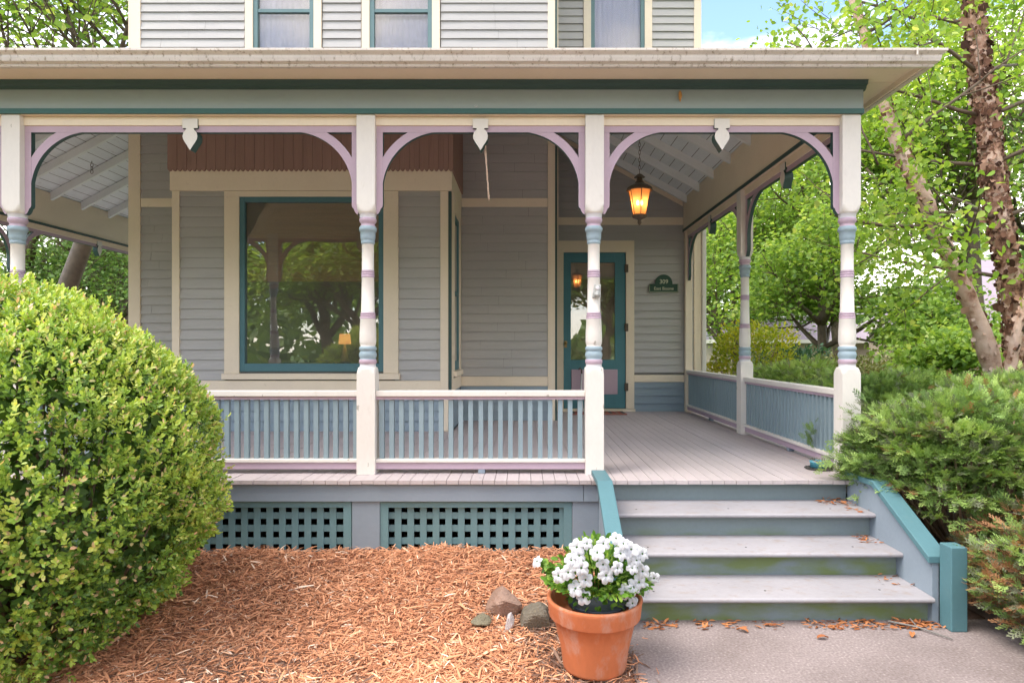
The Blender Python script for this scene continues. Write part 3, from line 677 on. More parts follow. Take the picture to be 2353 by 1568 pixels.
# frieze: grey green board, dark crown moulding above, teal bead below
m = MB(); m.box(XPL - .10, XPR + .075, 4.486, 4.501, 2.603, 2.738, 'frieze'); m.box(XPR + .061, XPR + .0745, 4.502, YB, 2.603, 2.738, 'frieze')
fr_ = part(m, 'frieze_board')
m = MB(); m.box(XPL - .10, XPR + .079, 4.480, 4.500, ZB0 + .002, 2.602, 'bead'); m.box(XPR + .062, XPR + .078, 4.501, YB, ZB0 + .002, 2.602, 'bead'); m.build('bead_moulding', fr_)
m = MB(); m.xprism([(4.500, 2.739), (4.474, 2.739), (4.470, 2.755), (4.452, 2.765), (4.446, 2.793), (4.500, 2.793)], XPL - .1, XPR + .09, 'dark'); m.box(XPR + .076, XPR + .10, 4.502, YB, 2.739, 2.793, 'dark'); m.build('crown_moulding', fr_)
# soffit boards
m = MB(); m.box(XEL + .02, XE - .003, 4.31, 4.50, 2.795, 2.812, 'trim'); m.box(XEL + .02, XE - .003, YE, 4.305, 2.788, 2.805, 'trim'); m.box(XPR + .10, XE - .003, 4.505, YB, 2.795, 2.812, 'trim')
m.box(XEL + .02, XE, YE - .018, YE - .002, 2.76, ZE - .01, 'trim'); m.box(XE - .002, XE + .014, YE - .018, YB, 2.76, ZE - .012, 'trim'); m.box(XPL - .32, XPL - .1, 4.6, 14, 2.795, 2.812, 'trim')
part(m, 'soffit')
# ogee gutter swept round the right corner
prof = [(.0, 2.752), (.030, 2.750), (.036, 2.758), (.034, 2.766), (.060, 2.776), (.066, 2.795), (.068, 2.812), (.088, 2.828), (.092, 2.832), (.092, 2.846), (.084, 2.846), (.084, 2.835), (.060, 2.82), (.0, 2.79)]
def gutter(path):
    m = MB(); vs = []; n_ = len(prof)
    for (bx, by, ox, oy) in path: vs += [(bx + ox * d, by + oy * d, z) for d, z in prof]
    fs = []
    for i in range(len(path) - 1):
        for k in range(n_): fs.append((i * n_ + k, i * n_ + (k + 1) % n_, (i + 1) * n_ + (k + 1) % n_, (i + 1) * n_ + k))
    fs += [tuple(range(n_)), tuple(range((len(path) - 1) * n_, len(path) * n_))[::-1]]
    m.add(vs, fs, 'gutter'); return part(m, 'gutter')
gu = gutter([(XEL, YE - .018, 0, -1), (XE + .014, YE - .018, 1, -1), (XE + .014, YB, 1, 0)])
m = MB(); m.box(X(2105, 4.1) - .004, X(2105, 4.1) + .004, 4.086, 4.10, 2.80, 2.847, 'gutter'); m.build('gutter_joint', gu)

# ---- porch posts
HH = .0655
def post_mesh(ztop=ZB0):
    rings = []; mats = []; sm = []
    def Zp(zy): return EYE + (CY - (386.6 + .3288 * zy)) * 4.5 / F
    def add(z, h, Rr, mat, s=True): rings.append((z, h, Rr)); mats.append(mat); sm.append(s)
    B = 9.0
    add(0.001, HH, B, 'post', False)
    zt = Zp(1388)
    add(zt - .045, HH, HH * 1.40, 'post', True); add(zt - .02, HH, HH * 1.22, 'post', True); add(zt - .004, HH, HH * 1.06, 'post', True)
    def t(zy, r, mat): add(Zp(zy), 1, r, mat)
    t(1388, .059, 'palegrey'); t(1384, .057, 'palegrey'); t(1367, .056, 'pink')
    t(1363, .060, 'pink'); t(1348, .062, 'pink'); t(1334, .059, 'blue')
    t(1331, .054, 'blue'); t(1322, .058, 'blue'); t(1304, .063, 'blue'); t(1285, .059, 'blue'); t(1277, .053, 'blue')
    t(1274, .053, 'blue'); t(1268, .061, 'blue'); t(1255, .062, 'blue'); t(1243, .057, 'post')
    t(1240, .050, 'post'); t(1228, .056, 'post'); t(1205, .0595, 'post'); t(1150, .0585, 'post'); t(1048, .0535, 'purple')
    for a, r in ((1046, .0535), (1034, .0525), (1032, .0525), (1020, .0515), (1018, .0515), (1004, .0505)):
        t(a, r + .001, 'pink' if True else 'post')
        if a in (1034, 1020): t(a - .5, r - .003, 'purple')
    mats[-1] = 'purple'
    t(1002, .0475, 'post'); t(757, .0435, 'purple')
    for a, r in ((753, .0460), (740, .0460), (737, .0455), (724, .0455), (721, .045), (708, .045)):
        t(a, r, 'pink')
        if a in (740, 724): t(a - .5, r - .004, 'purple')
    mats[-1] = 'purple'
    t(705, .0425, 'post'); t(522, .0425, 'blue')
    t(519, .046, 'blue'); t(510, .049, 'blue'); t(500, .048, 'blue'); t(496, .046, 'blue'); t(492, .050, 'blue'); t(470, .053, 'blue'); t(434, .054, 'blue')
    t(430, .060, 'blue'); t(415, .0635, 'blue'); t(403, .060, 'blue'); t(396, .055, 'pink'); t(382, .047, 'pink'); t(376, .050, 'pink')
    t(366, .058, 'pink'); t(352, .062, 'pink'); t(342, .060, 'purple'); t(338, .056, 'palegrey'); t(335, .057, 'palegrey'); t(308, .060, 'post')
    zb_ = Zp(306)
    add(zb_, HH, HH * .97, 'post', True); add(zb_ + .012, HH, HH * 1.10, 'post', True); add(zb_ + .03, HH, HH * 1.25, 'post', True); add(zb_ + .055, HH, HH * 1.40, 'post', False)
    add(ztop - .002, HH, B, 'post', False)
    m = MB(); m.ring(rings, mats, 48, (0, 0), sm); return m
pm = post_mesh()
posts_xy = [(XPL, PY), (-3.665, PY), (-1.133, PY), (.500, PY), (XPR, PY), (XPR, 6.685), (XPL, 6.4), (XPL, 8.16), (XPL, 11.3), (XPL, 13.9)]
p0 = pm.build('porch_post', house); p0.location = Vector((posts_xy[0][0], posts_xy[0][1], 0)) - HP
for q in posts_xy[1:]:
    c = p0.copy(); COL.objects.link(c); c.location = Vector((q[0], q[1], 0)) - HP; c.rotation_euler = (0, 0, R(90) * (posts_xy.index(q) % 4))
# half post against the wing wall
m = MB(); m.box(XPR - .05, XPR + .05, YB - .10, YB - .03, 0, ZB0, 'trim'); part(m, 'pilaster', bevel=.004)

# ---- spandrels: brackets, rails and pendants
def spandrel(T, a0, a1, pend=True, both=(True, True), Rin=.425, face='pink'):
    """between two posts whose inner faces are at a0 and a1; local (a, d, z), d across the thickness"""
    zc0, zc1 = 2.500, ZB0 - .001
    m = MB(T); m.box(a0, a1, -.030, .030, zc0, zc1, 'trim'); sp = part(m, 'spandrel', bevel=.003)
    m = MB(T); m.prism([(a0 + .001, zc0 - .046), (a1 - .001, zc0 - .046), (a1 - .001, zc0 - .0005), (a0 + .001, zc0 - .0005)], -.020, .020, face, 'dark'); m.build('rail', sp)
    zr_ = zc0 - .046
    for on, s, ax in ((both[0], 1, a0), (both[1], -1, a1)):
        if not on: continue
        m = MB(T); wv = .046
        foot = zr_ - Rin - .175
        # upright strip with ogee foot
        poly = [(0.001, zr_ - .0005), (wv, zr_ - .0005), (wv, foot + .075), (wv - .004, foot + .06), (wv - .014, foot + .052), (wv - .020, foot + .035), (wv - .030, foot + .018), (.001, foot + .008)]
        P_ = [(ax + s * p, z) for p, z in poly]
        if s < 0: P_ = P_[::-1]
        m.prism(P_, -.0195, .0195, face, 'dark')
        cxa, cza = wv - .004 + Rin, zr_ + .004 - Rin
        outer = []; inner = []
        for k in range(19):
            t = pi / 2 * k / 18
            ro = Rin + .060
            inner.append((cxa - Rin * cos(t), cza + Rin * sin(t)))
            xo, zo = cxa - ro * cos(t), cza + ro * sin(t)
            outer.append((max(xo, .012), min(zo, zr_ + .034)))
        poly = inner + outer[::-1]
        P_ = [(ax + s * p, z) for p, z in poly]
        if s > 0: P_ = P_[::-1]
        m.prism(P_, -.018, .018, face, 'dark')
        m.build('bracket', sp)
    if pend:
        c = (a0 + a1) / 2
        hw = [(2.545, .055), (2.478, .055), (2.477, .030), (2.470, .026), (2.462, .034), (2.445, .048), (2.42, .053), (2.40, .050), (2.375, .036), (2.355, .022), (2.335, .010), (2.322, .002)]
        poly = [(c + h, z) for z, h in hw] + [(c - h, z) for z, h in hw[::-1]]
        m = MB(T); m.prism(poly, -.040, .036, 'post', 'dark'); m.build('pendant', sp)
        m = MB(T); m.box(c - .0548, c + .0548, -.039, .035, 2.4785, 2.5445, 'post') if False else None
TX = lambda a, d, z: (a, PY + d, z)
xs = [-6.58, -3.665, -1.133, .5, XPR]
for i in range(4): spandrel(TX, xs[i] + HH, xs[i + 1] - HH)
TR = lambda a, d, z: (XPR + .004 + d, a, z)
spandrel(TR, PY + HH, 6.685 - HH); spandrel(TR, 6.685 + HH, YB - .10)
TL = lambda a, d, z: (XPL - .004 + d, a, z)
for a, b in ((4.565, 6.4), (6.4, 8.16), (8.16, 11.3)): spandrel(TL, a + HH, b - HH)

# ---- railings
def railing(T, a0, a1, pitch=.0715, blocks=(), lastblock=None):
    m = MB(T); m.box(a0, a1, -.045, .045, .555, .597, 'post'); r = part(m, 'railing', bevel=.006)
    m = MB(T); m.box(a0, a1, -.028, .028, .533, .5545, 'pink'); m.build('rail_moulding', r)
    m = MB(T); m.box(a0, a1, -.040, .040, .082, .108, 'post'); m.build('bottom_rail', r, .005)
    m = MB(T); m.box(a0, a1, -.026, .026, .032, .0815, 'pink'); m.build('bottom_moulding', r, .003)
    n_ = int(round((a1 - a0) / pitch)); off = (a1 - a0 - n_ * pitch) / 2 + pitch / 2
    for k in range(n_):
        c = a0 + off + k * pitch + random.uniform(-.0015, .0015); m = MB(T); m.box(c - .0165, c + .0165, -.0165, .0165, .1085, .5325, 'balu'); m.build('baluster', r)
    for b in blocks:
        m = MB(T); m.box(b - .025, b + .025, -.025, .025, .001, .0315, 'slate'); m.build('support_block', r, .004)
railing(TX, -6.58 + HH, -3.665 - HH); railing(TX, -3.665 + HH, -1.133 - HH, blocks=(-2.4,)); railing(TX, -1.133 + HH, .5 - HH, blocks=(-.31,))
railing(TR, PY + HH, 6.685 - HH, blocks=(5.55,)); railing(TR, 6.685 + HH, YB - .10, blocks=(7.9,))
railing(TL, 4.565 + HH, 6.4 - HH); railing(TL, 6.4 + HH, 8.16 - HH)

# ---- deck
YD = 4.306; XD0, XD1 = XPL - .14, XPR + .10
m = MB(); bw = .0825; n_ = int((XD1 - XD0) / bw)
for i in range(n_ + 1):
    x0 = XD0 + i * bw; x1 = min(x0 + bw - .0035, XD1)
    if x1 <= x0: continue
    j = random.Random(i).uniform
    y1 = 6.89 if (XB0 < x0 < XB1 - .05) else (YA if XL < x0 < XM else (YB if x0 > XM - .05 else 14))
    dz = j(-.0012, .0012)
    m.box(x0, x1, YD + j(-.004, .004), y1 - .002, -.026 + dz, 0 + dz, 'deck')
part(m, 'porch_floor')
m = MB(); m.box(XD0, XD1, YD + .07, 14, -.10, -.0285, 'woodgrey'); part(m, 'floor_framing')
m = MB(); m.box(XD0 + .02, X(1340, 4.33), 4.332, 4.36, -.150, -.0275, 'slate'); part(m, 'fascia_board', bevel=.002)
m = MB(); m.box(X(1341, 4.33), .508, 4.330, 4.36, -.150, -.0275, 'slate'); part(m, 'fascia_board', bevel=.002)
m = MB(); m.box(XD1 - .06, XD1 - .03, 4.37, 14, -.55, -.0275, 'slate'); part(m, 'fascia_board')
m = MB(); m.box(XD0 + .03, XD0 + .06, 4.37, 14, -.6, -.0275, 'slate'); part(m, 'fascia_board')
for (a, b) in ((X(808, 4.35), X(873, 4.35)), (X(1314, 4.35), .512), (-3.76, -3.56), (-6.70, -6.5)):
    m = MB(); m.box(a + .002, b - .002, 4.348, 4.44, -.62, -.151, 'slate'); part(m, 'pier_panel', bevel=.002)
def lattice(x0, x1, z0=-.60, z1=-.152):
    m = MB(); fw = .055; y0 = 4.356
    m.box(x0, x0 + fw, y0, y0 + .022, z0, z1, 'latt'); m.box(x1 - fw, x1, y0, y0 + .022, z0, z1, 'latt'); m.box(x0 + fw, x1 - fw, y0 + .001, y0 + .022, z1 - .045, z1, 'latt'); m.box(x0 + fw, x1 - fw, y0 + .001, y0 + .022, z0, z0 + .08, 'latt')
    p = part(m, 'lattice_panel')
    m = MB(); pitch = .0878; sw_ = .0455
    k = 0; x = x0 + fw + .04
    while x + sw_ < x1 - fw + .02:
        m.box(x, min(x + sw_, x1 - fw), y0 + .024 + .0005 * random.random(), y0 + .031, z0, z1 - .002, 'latt'); x += pitch
    z = z1 - .045 - .040 - sw_
    while z > z0:
        m.box(x0 + .01, x1 - .01, y0 + .032, y0 + .039, z, z + sw_, 'latt'); z -= pitch
    m.build('slats', p)
lattice(X(873, 4.36) + .002, X(1314, 4.36) - .002); lattice(-3.555, X(808, 4.36) - .002); lattice(-6.49, -3.77)

# ---- steps
XS0, XS1 = .545, 2.228
st = MB(); st.box(XS0, XS1, 3.49, 3.52, -.60, -.484, 'riser'); stairs = part(st, 'stairs')   # lowest riser carries the flight
def riser(y, z0, z1): m = MB(); m.box(XS0 + .001, XS1 - .001, y, y + .025, z0, z1, 'riser'); m.build('riser', stairs)
def tread(yn, yb, z):
    m = MB(); t = .027
    r = t / 2; pr = [(yb, z - t), (yb, z)] + [(yn + r - r * sin(pi * k / 6), z - r + r * cos(pi * k / 6)) for k in range(7)]
    m.xprism(pr[::-1], XS0 + .002, XS1 - .002, 'tread')
    for fx_ in (.11, .47, .86):
        xx = XS0 + (XS1 - XS0) * fx_ + random.uniform(-.02, .02); yy = yn + .11 + random.uniform(-.02, .03); m.tube([(xx, yy, z - .002), (xx, yy, z + .0006)], .0065, 'tarp', 10)
    m.build('tread', stairs)
riser(3.785, -.4545, -.330); riser(4.075, -.3025, -.176); riser(4.375, -.1475, -.0275)
tread(3.421, 3.784, -.455); tread(3.711, 4.074, -.303); tread(4.0, 4.374, -.148)
m = MB(); m.box(XS0 + .001, XS1 - .001, 4.31, 4.374, -.0285, -.0272, 'riser'); m.build('riser', stairs)
for (xa, xb, yt) in ((XS1, XS1 + .035, 0), (XS0 - .035, XS0, 0)):
    m = MB(); m.xprism([(4.36, -.62), (4.36, .026), (4.0, .026), (3.45, -.262), (3.45, -.62)], xa, xb, 'slate'); m.build('stringer', stairs)
for (xa, xb) in ((XS1 - .028, XS1 + .085), (XS0 - .085, XS0 + .012)):
    m = MB(); m.xprism([(4.36, .027), (4.36, .062), (4.0, .062), (3.44, -.232), (3.44, -.270), (4.01, .027)], xa, xb, 'teal'); m.build('handrail_cap', stairs, .004)
for (xa, xb) in ((2.258, 2.345), (.440, .526)):
    m = MB(); m.box(xa, xb, 3.34, 3.438, -.60, -.153, 'teal'); m.build('newel_post', stairs, .005)

# ------------------------------------------------------------------ things on and about the porch
# hanging lantern
LY = 5.7; k_ = LY / F * .0986; LX = X(1469, LY)
def Lz(zy): return Z(378 + .0986 * zy, LY)
lan = tag(empty('hanging_lantern', (LX, LY, Lz(1410))), 'lit bronze lantern with amber glass hanging on a chain before the front door', 'lantern')
def lring(prof, mat, n=6, rot=0): 
    m = MB(lambda x, y, z: (x, y, z - Lz(1410)))
    vs = []; fs = []
    for zy, r in prof:
        for q in range(n): t = 2 * pi * (q + .5) / n + rot; vs.append((r * k_ * cos(t), r * k_ * sin(t), Lz(zy)))
    for i in range(len(prof) - 1):
        for q in range(n): fs.append((i * n + q, i * n + (q + 1) % n, (i + 1) * n + (q + 1) % n, (i + 1) * n + q))
    m.add(vs, fs, mat); return m
lring([(215, 20), (235, 60), (300, 130), (305, 60), (350, 70), (380, 75), (450, 130), (520, 260), (560, 300), (600, 305), (620, 290), (600, 240)], 'metal', 16).build('roof', lan)
lring([(605, 262), (660, 252), (800, 215), (1000, 182), (1120, 160), (1180, 140)], 'amber').build('glass', lan)
lring([(1175, 165), (1200, 175), (1235, 160), (1270, 80), (1290, 45), (1310, 40), (1350, 50), (1400, 25), (1410, 3)], 'metal', 16).build('base', lan)
m = MB(lambda x, y, z: (x, y, z - Lz(1410)))
for q in range(6):
    t = 2 * pi * (q + .5) / 6; pts = [(r * k_ * cos(t), r * k_ * sin(t), Lz(zy)) for zy, r in ((605, 266), (660, 256), (800, 219), (1000, 186), (1120, 164), (1180, 144))]
    m.tube(pts, .0035, 'metal', 6)
m.tube([(0, 0, Lz(1180)), (0, 0, Lz(800))], .006, 'metal', 8)
m.build('ribs', lan)
for dx in (-.016, .018):
    m = MB(lambda x, y, z: (x, y, z - Lz(1410))); m.tube([(dx, 0, Lz(950)), (dx, 0, Lz(925)), (dx, 0, Lz(890)), (dx, 0, Lz(850)), (dx, 0, Lz(825))], [.004, .012, .0135, .009, .002], 'bulb', 10); m.build('bulb', lan)
m = MB(lambda x, y, z: (x, y, z - Lz(1410)))
zz = Lz(210); i = 0; ztop = min(zr(LX), zf(LY)) - .01
while zz < ztop:
    pts = [(.009 * cos(t) * (1 if i % 2 else .15), .009 * cos(t) * (.15 if i % 2 else 1), zz + .020 + .022 * sin(t)) for t in np.linspace(0, 2 * pi, 11)]
    m.tube(pts, .0022, 'metal', 5); zz += .034; i += 1
m.build('chain', lan)
ll = bpy.data.lights.new('lantern_light', 'POINT'); ll.energy = .8; ll.color = (1, .55, .25); ll.shadow_soft_size = .03
lo = bpy.data.objects.new('lantern_light', ll); COL.objects.link(lo); lo.parent = lan; lo.location = (0, 0, Lz(890) - Lz(1410))

# plaque with the house number
py0 = Z(672, YB); pxc = X(1523, YB)
sg = tag(empty('house_sign', (pxc, YB - .03, py0)), 'dark green arched plaque reading 309 on the wall right of the door', 'sign')
m = MB(); wd = .21; hh = .12
poly = [(-wd, 0), (wd, 0), (wd, hh), (.125, hh)] + [(.125 * cos(t), hh + .01 + .125 * sin(t)) for t in np.linspace(0.05, pi - .05, 20)] + [(-.125, hh), (-wd, hh)]
m.prism(poly, -.016, -.001, 'signgreen', 'signgreen'); m.build('plate', sg, .003)
m = MB(); m.box(-wd + .008, wd - .008, -.018, -.0165, .006, .010, 'signtext'); m.box(-wd + .006, -wd + .010, -.018, -.0165, .012, hh - .006, 'signtext'); m.box(wd - .010, wd - .006, -.018, -.0165, .012, hh - .006, 'signtext'); m.build('border', sg)
def text_mesh(s, size, loc, mat, name, parent):
    c = bpy.data.curves.new('txt', 'FONT'); c.body = s; c.size = size; c.extrude = .002; c.align_x = 'CENTER'
    o = bpy.data.objects.new('txt', c); COL.objects.link(o)
    dg = bpy.context.evaluated_depsgraph_get(); me = bpy.data.meshes.new_from_object(o.evaluated_get(dg))
    bpy.data.objects.remove(o)
    me.materials.clear(); me.materials.append(MATS[mat])
    q = bpy.data.objects.new(name, me); COL.objects.link(q); q.parent = parent; q.location = loc; q.rotation_euler = (R(90), 0, 0); return q
text_mesh('309', .085, (0, -.018, .125), 'signtext', 'lettering', sg)
text_mesh('East Boone', .062, (0, -.018, .035), 'signtext', 'lettering', sg)

# small pewter plaque on the third post
pz = Z(684, 4.5)
pl = tag(empty('post_plaque', (.5 + .012, PY - .052, pz)), 'small pewter figure plaque fixed to the turned post before the door', 'plaque')
m = MB(); m.prism([(-.034, 0), (.030, 0), (.032, .098), (.0, .094), (-.012, .102)], -.010, -.001, 'pewter', 'pewter'); m.build('plate', pl, .002)
m = MB(); m.tube([(.008, -.010, .070), (.008, -.016, .070), (.008, -.019, .070)], [.016, .015, .008], 'palegrey', 12)
m.tube([(.004, -.012, .012), (.004, -.014, .030), (.006, -.013, .052)], [.022, .018, .009], 'pewter', 10); m.build('figure', pl)

# frayed cord under the middle pendant
m = MB(); cxp = X(1113, 4.53); z0 = Z(325, 4.53); z1 = Z(455, 4.53)
for s_ in range(4):
    rr = random.Random(s_); pts = []
    for k in range(15):
        t = k / 14; pts.append((cxp + .028 * t + .005 * sin(9 * t + s_ * 1.6) * (1 - t * .3) + .003 * rr.uniform(-1, 1), 4.585 + .004 * cos(9 * t + s_ * 1.6), z0 + (z1 - z0) * t))
    m.tube(pts, .0022, 'twine', 5)
tag(m.build('cord'), 'frayed pale twine hanging below the middle scalloped pendant', 'cord')
# cocoon on the frieze
m = MB(); cx_, cz_ = X(1561, 4.48), Z(222, 4.48); m.tube([(cx_, 4.470, cz_ + .038), (cx_, 4.466, cz_ + .02), (cx_ + .001, 4.464, cz_), (cx_, 4.468, cz_ - .02), (cx_ + .002, 4.472, cz_ - .04)], [.003, .011, .013, .009, .002], 'cocoon', 10)
tag(m.build('cocoon'), 'small tan cocoon stuck to the grey green frieze', 'cocoon')
m = MB(); cx_, cz_ = X(1094, 4.48), Z(245, 4.48)
for s_ in range(7):
    a = s_ * .9; m.tube([(cx_, 4.484, cz_), (cx_ + .014 * cos(a), 4.478, cz_ + .012 * sin(a))], .0012, 'palegrey', 4)
tag(m.build('cobweb'), 'tiny white web tuft stuck to the middle of the frieze', 'web')
# ceiling hook at the left
m = MB(); hy = 8.52; hx = X(211, hy); hz = Z(376, hy)
zc = zl(hx)
m.tube([(hx, hy, zc + .01), (hx, hy, hz - .0)], .004, 'metal', 6)
for k in range(3):
    m.tube([(hx + .018 * cos(t) * (k != 1), hy + .018 * cos(t) * (k == 1), hz - .02 - .045 * k + .026 * sin(t)) for t in np.linspace(0, 2 * pi, 11)], .004, 'metal', 5)
tag(m.build('ceiling_hook'), 'black iron hook and chain links hanging from the left porch ceiling', 'hook')
# door mat
dm = tag(empty('door_mat', (X(1370, 8.7), 8.74, 0)), 'rust red patterned mat lying before the teal screen door', 'mat')
m = MB(); m.box(-.37, .40, -.20, .20, .003, .014, 'mat_red'); m.build('pile', dm, .004)
m = MB()
for k in range(9): m.box(-.33 + k * .085, -.30 + k * .085, -.17, .17, .0145, .016, 'rock_red' if k % 2 else 'dark')
m.box(-.35, .38, -.185, -.175, .0145, .0158, 'twine'); m.build('pattern', dm)
# white pole with hooked top by the door
m = MB(); sx = X(1337, 8.85)
m.tube([(sx + .005, 8.85, .004), (sx - .012, 8.90, .25), (sx + .005, 8.97, .54)], [.018, .014, .010], 'palegrey', 8)
m.tube([(sx + .005, 8.97, .54), (sx + .004, 8.97, .60), (sx - .02, 8.96, .62), (sx - .04, 8.95, .60)], .010, 'metal', 8)
tag(m.build('cane'), 'slim white cane with a dark hooked handle leaning beside the door', 'cane')
# blue tin and iron trivet
tx, ty = X(1880, 4.72), 4.72
tv = MB()
for k in range(26):
    a = 2 * pi * k / 26; r0 = .088 + .010 * (k % 2); tv.tube([(tx + .05 * cos(a), ty + .05 * sin(a), .008), (tx + r0 * cos(a + .1), ty + r0 * sin(a + .1), .008)], .006, 'tarp', 5)
tv.tube([(tx + .092 * cos(t), ty + .092 * sin(t), .006) for t in np.linspace(0, 2 * pi, 33)], .005, 'tarp', 5)
tv.tube([(tx + .06 * cos(t), ty + .06 * sin(t), .007) for t in np.linspace(0, 2 * pi, 25)], .005, 'tarp', 5)
tag(tv.build('trivet'), 'black openwork iron trivet on the porch floor beside the right corner post', 'trivet')
tn = MB(); tn.ring([(.014, 1, .058), (.05, 1, .060), (.052, 1, .063), (.058, 1, .063), (.058, 1, .058), (.048, 1, .056)], ['bluetin', 'bluetin', 'bluetin', 'bluetin', 'bluetin', 'twine'], 32, (tx, ty))
tag(tn.build('candle_tin'), 'low round blue tin standing on the black iron trivet', 'tin')

# blind, table lamp, sofa back inside the big window
m = MB(); m.box(BW[0] + .02, BW[1] - .02, YBAY + .07, YBAY + .085, Z(645, YBAY), BW[3] + .1, 'bamboo')
for k in range(45):
    z = Z(645, YBAY) + .021 * k
    if z < BW[3]: m.box(BW[0] + .02, BW[1] - .02, YBAY + .062, YBAY + .0695, z, z + .015, 'bamboo')
tag(m.build('bamboo_blind'), 'brown bamboo blind half lowered behind the big bay window', 'blind')
tl = tag(empty('table_lamp', (X(792, 8.7), 8.7, .03)), 'table lamp with glowing orange shade behind the big bay window', 'lamp')
zl0 = Z(790, 8.7) - .03
m = MB(); m.ring([(zl0, 1, .085), (zl0 + .14, 1, .070)], ['shade_lit', 'shade_lit'], 24); m.build('lamp_shade', tl)
m = MB(); m.ring([(0, 1, .22), (.02, 1, .22), (.03, 1, .03), (zl0 - .30, 1, .03), (zl0 - .28, 1, .12), (zl0 - .2, 1, .05), (zl0, 1, .012)], ['room'] * 7, 16); m.build('lamp_base', tl)
m = MB(); prof_ = [(X(600, 7.6) + (X(850, 7.6) - X(600, 7.6)) * t, .03 + .66 + .07 * sin(pi * t)) for t in np.linspace(0, 1, 16)]
m.prism([(p[0], p[1]) for p in prof_][::-1] + [(prof_[0][0], .03), (prof_[-1][0], .03)], 7.6, 7.75, 'dkplastic', 'palegrey')
tag(m.build('sofa'), 'dark sofa with a curved back behind the big bay window', 'sofa')

# ------------------------------------------------------------------ flower pot
PX, PYY, PZ = X(1366, 2.98), 2.99, -.602
pot = tag(empty('flower_pot', (PX, PYY, PZ)), 'large terracotta pot at the foot of the steps', 'pot')
def rz(r, z): return (z * .845, 1, r)
kk = 3.0 / F
rings = [rz(.120, .0), rz(.148, .008), rz(.150, .02), rz(.158, .10), rz(.177, .20), rz(.194, .285), rz(.199, .289), rz(.213, .292), rz(.216, .30), rz(.222, .37), rz(.226, .386), rz(.222, .394), rz(.210, .394), rz(.204, .386), rz(.192, .30), rz(.170, .28)]
m = MB(); m.ring(rings, ['terracotta'] * len(rings), 64); m.build('pot_body', pot)
m = MB(); m.ring([rz(.168, .23), rz(.17, .255), rz(.02, .26)], ['soil'] * 3, 32); m.build('soil', pot)
ip = tag(empty('nursery_pot', (PX + .015, PYY + .0, PZ + .222)), 'dark plastic nursery pot set inside the terracotta pot', 'pot')
m = MB(); rr_ = [rz(.110, .0), rz(.132, .085), rz(.140, .086), rz(.142, .108), rz(.136, .11), rz(.128, .095), rz(.10, .09)]
m.ring(rr_, ['dkplastic'] * len(rr_), 40); m.build('pot_body', ip)
# petunias
pet = tag(empty('petunia_plant', (PX + .015, PYY, PZ + .38)), 'bushy petunia with many white blooms growing in the pot', 'plant')
PO = Vector((PX + .015, PYY, PZ + .335))
flowers = [(1234, 1302), (1325, 1270), (1330, 1290), (1348, 1262), (1372, 1283), (1415, 1250), (1432, 1262), (1445, 1288), (1462, 1300), (1475, 1285), (1283, 1335), (1305, 1328), (1335, 1318), (1345, 1345), (1322, 1365), (1385, 1310), (1418, 1318), (1392, 1335), (1452, 1318), (1476, 1325), (1502, 1340), (1455, 1362), (1468, 1350), (1438, 1372), (1452, 1398), (1340, 1385), (1482, 1365), (1312, 1300), (1425, 1285), (1450, 1275), (1386, 1262)]
def flower_mesh():
    m = MB(); vs = [(0, 0, -.004)]; n_ = 40; rings_ = 4
    for j in range(1, rings_ + 1):
        f = j / rings_
        for k in range(n_):
            t = 2 * pi * k / n_
            lobe = 1 - .27 * f * f * (abs(cos(2.5 * t)) ** 6) 
            r = .030 * f * lobe; z = .012 * f ** .6 - .012 * f ** 3 + .0035 * f * sin(5 * t + .4) + .0018 * f * sin(15 * t)
            vs.append((r * cos(t), r * sin(t), z))
    fs = [(0, 1 + k, 1 + (k + 1) % n_) for k in range(n_)]
    for j in range(rings_ - 1):
        for k in range(n_): a = 1 + j * n_; fs.append((a + k, a + n_ + k, a + n_ + (k + 1) % n_, a + (k + 1) % n_))
    m.add(vs, fs, 'petal', True)
    m.tube([(0, 0, -.032), (0, 0, -.018), (0, 0, -.003)], [.002, .004, .008], 'petunia_leaf', 8)
    m.tube([(0, 0, -.003), (0, 0, .004)], [.0055, .003], 'petunia_leaf', 6)
    return m
fm = flower_mesh(); f0 = None; fpos = []
for (fx, fy) in flowers:
    fy += 9
    g = random.Random(fx * 31 + fy)
    ex = (X(fx, 2.95) - PO.x) / .27; ez = (Z(fy, 2.95) - (PO.z + .09)) / .26; q_ = 1 - ex * ex - ez * ez
    Yf = PYY - .22 * math.sqrt(max(0, q_)) + g.uniform(-.015, .015)
    Pn = Vector((X(fx, Yf), Yf, Z(fy, Yf)))
    if f0 is None: o = fm.build('flower', pet); f0 = o
    else: o = f0.copy(); COL.objects.link(o)
    o.location = Pn - PO; fpos.append(Pn - PO)
    d = (Pn - Vector((PX, PYY + .05, PZ + .34))).normalized() * .6 + Vector((g.uniform(-.55, .55), -.7, .35 + g.uniform(-.4, .35)))
    o.rotation_euler = d.to_track_quat('Z', 'Y').to_euler(); s_ = g.uniform(.95, 1.32); o.scale = (s_, s_, s_)
rng = np.random.default_rng(5); n = 1600
th = rng.uniform(0, 2 * pi, n); ph = np.arccos(rng.uniform(-.35, 1, n)); rr = rng.uniform(.35, 1, n) ** .6
P = np.stack([.24 * rr * np.sin(ph) * np.cos(th), .215 * rr * np.sin(ph) * np.sin(th), .255 * rr * np.cos(ph) - .03], 1)
P[:, 2] = np.where(np.hypot(P[:, 0], P[:, 1]) > .13, np.maximum(P[:, 2], .03), np.maximum(P[:, 2], -.05))
U = P / .2 + rng.normal(0, .5, (n, 3)); Nn = np.stack([rng.normal(0, .5, n), rng.normal(-.3, .5, n), np.ones(n)], 1)
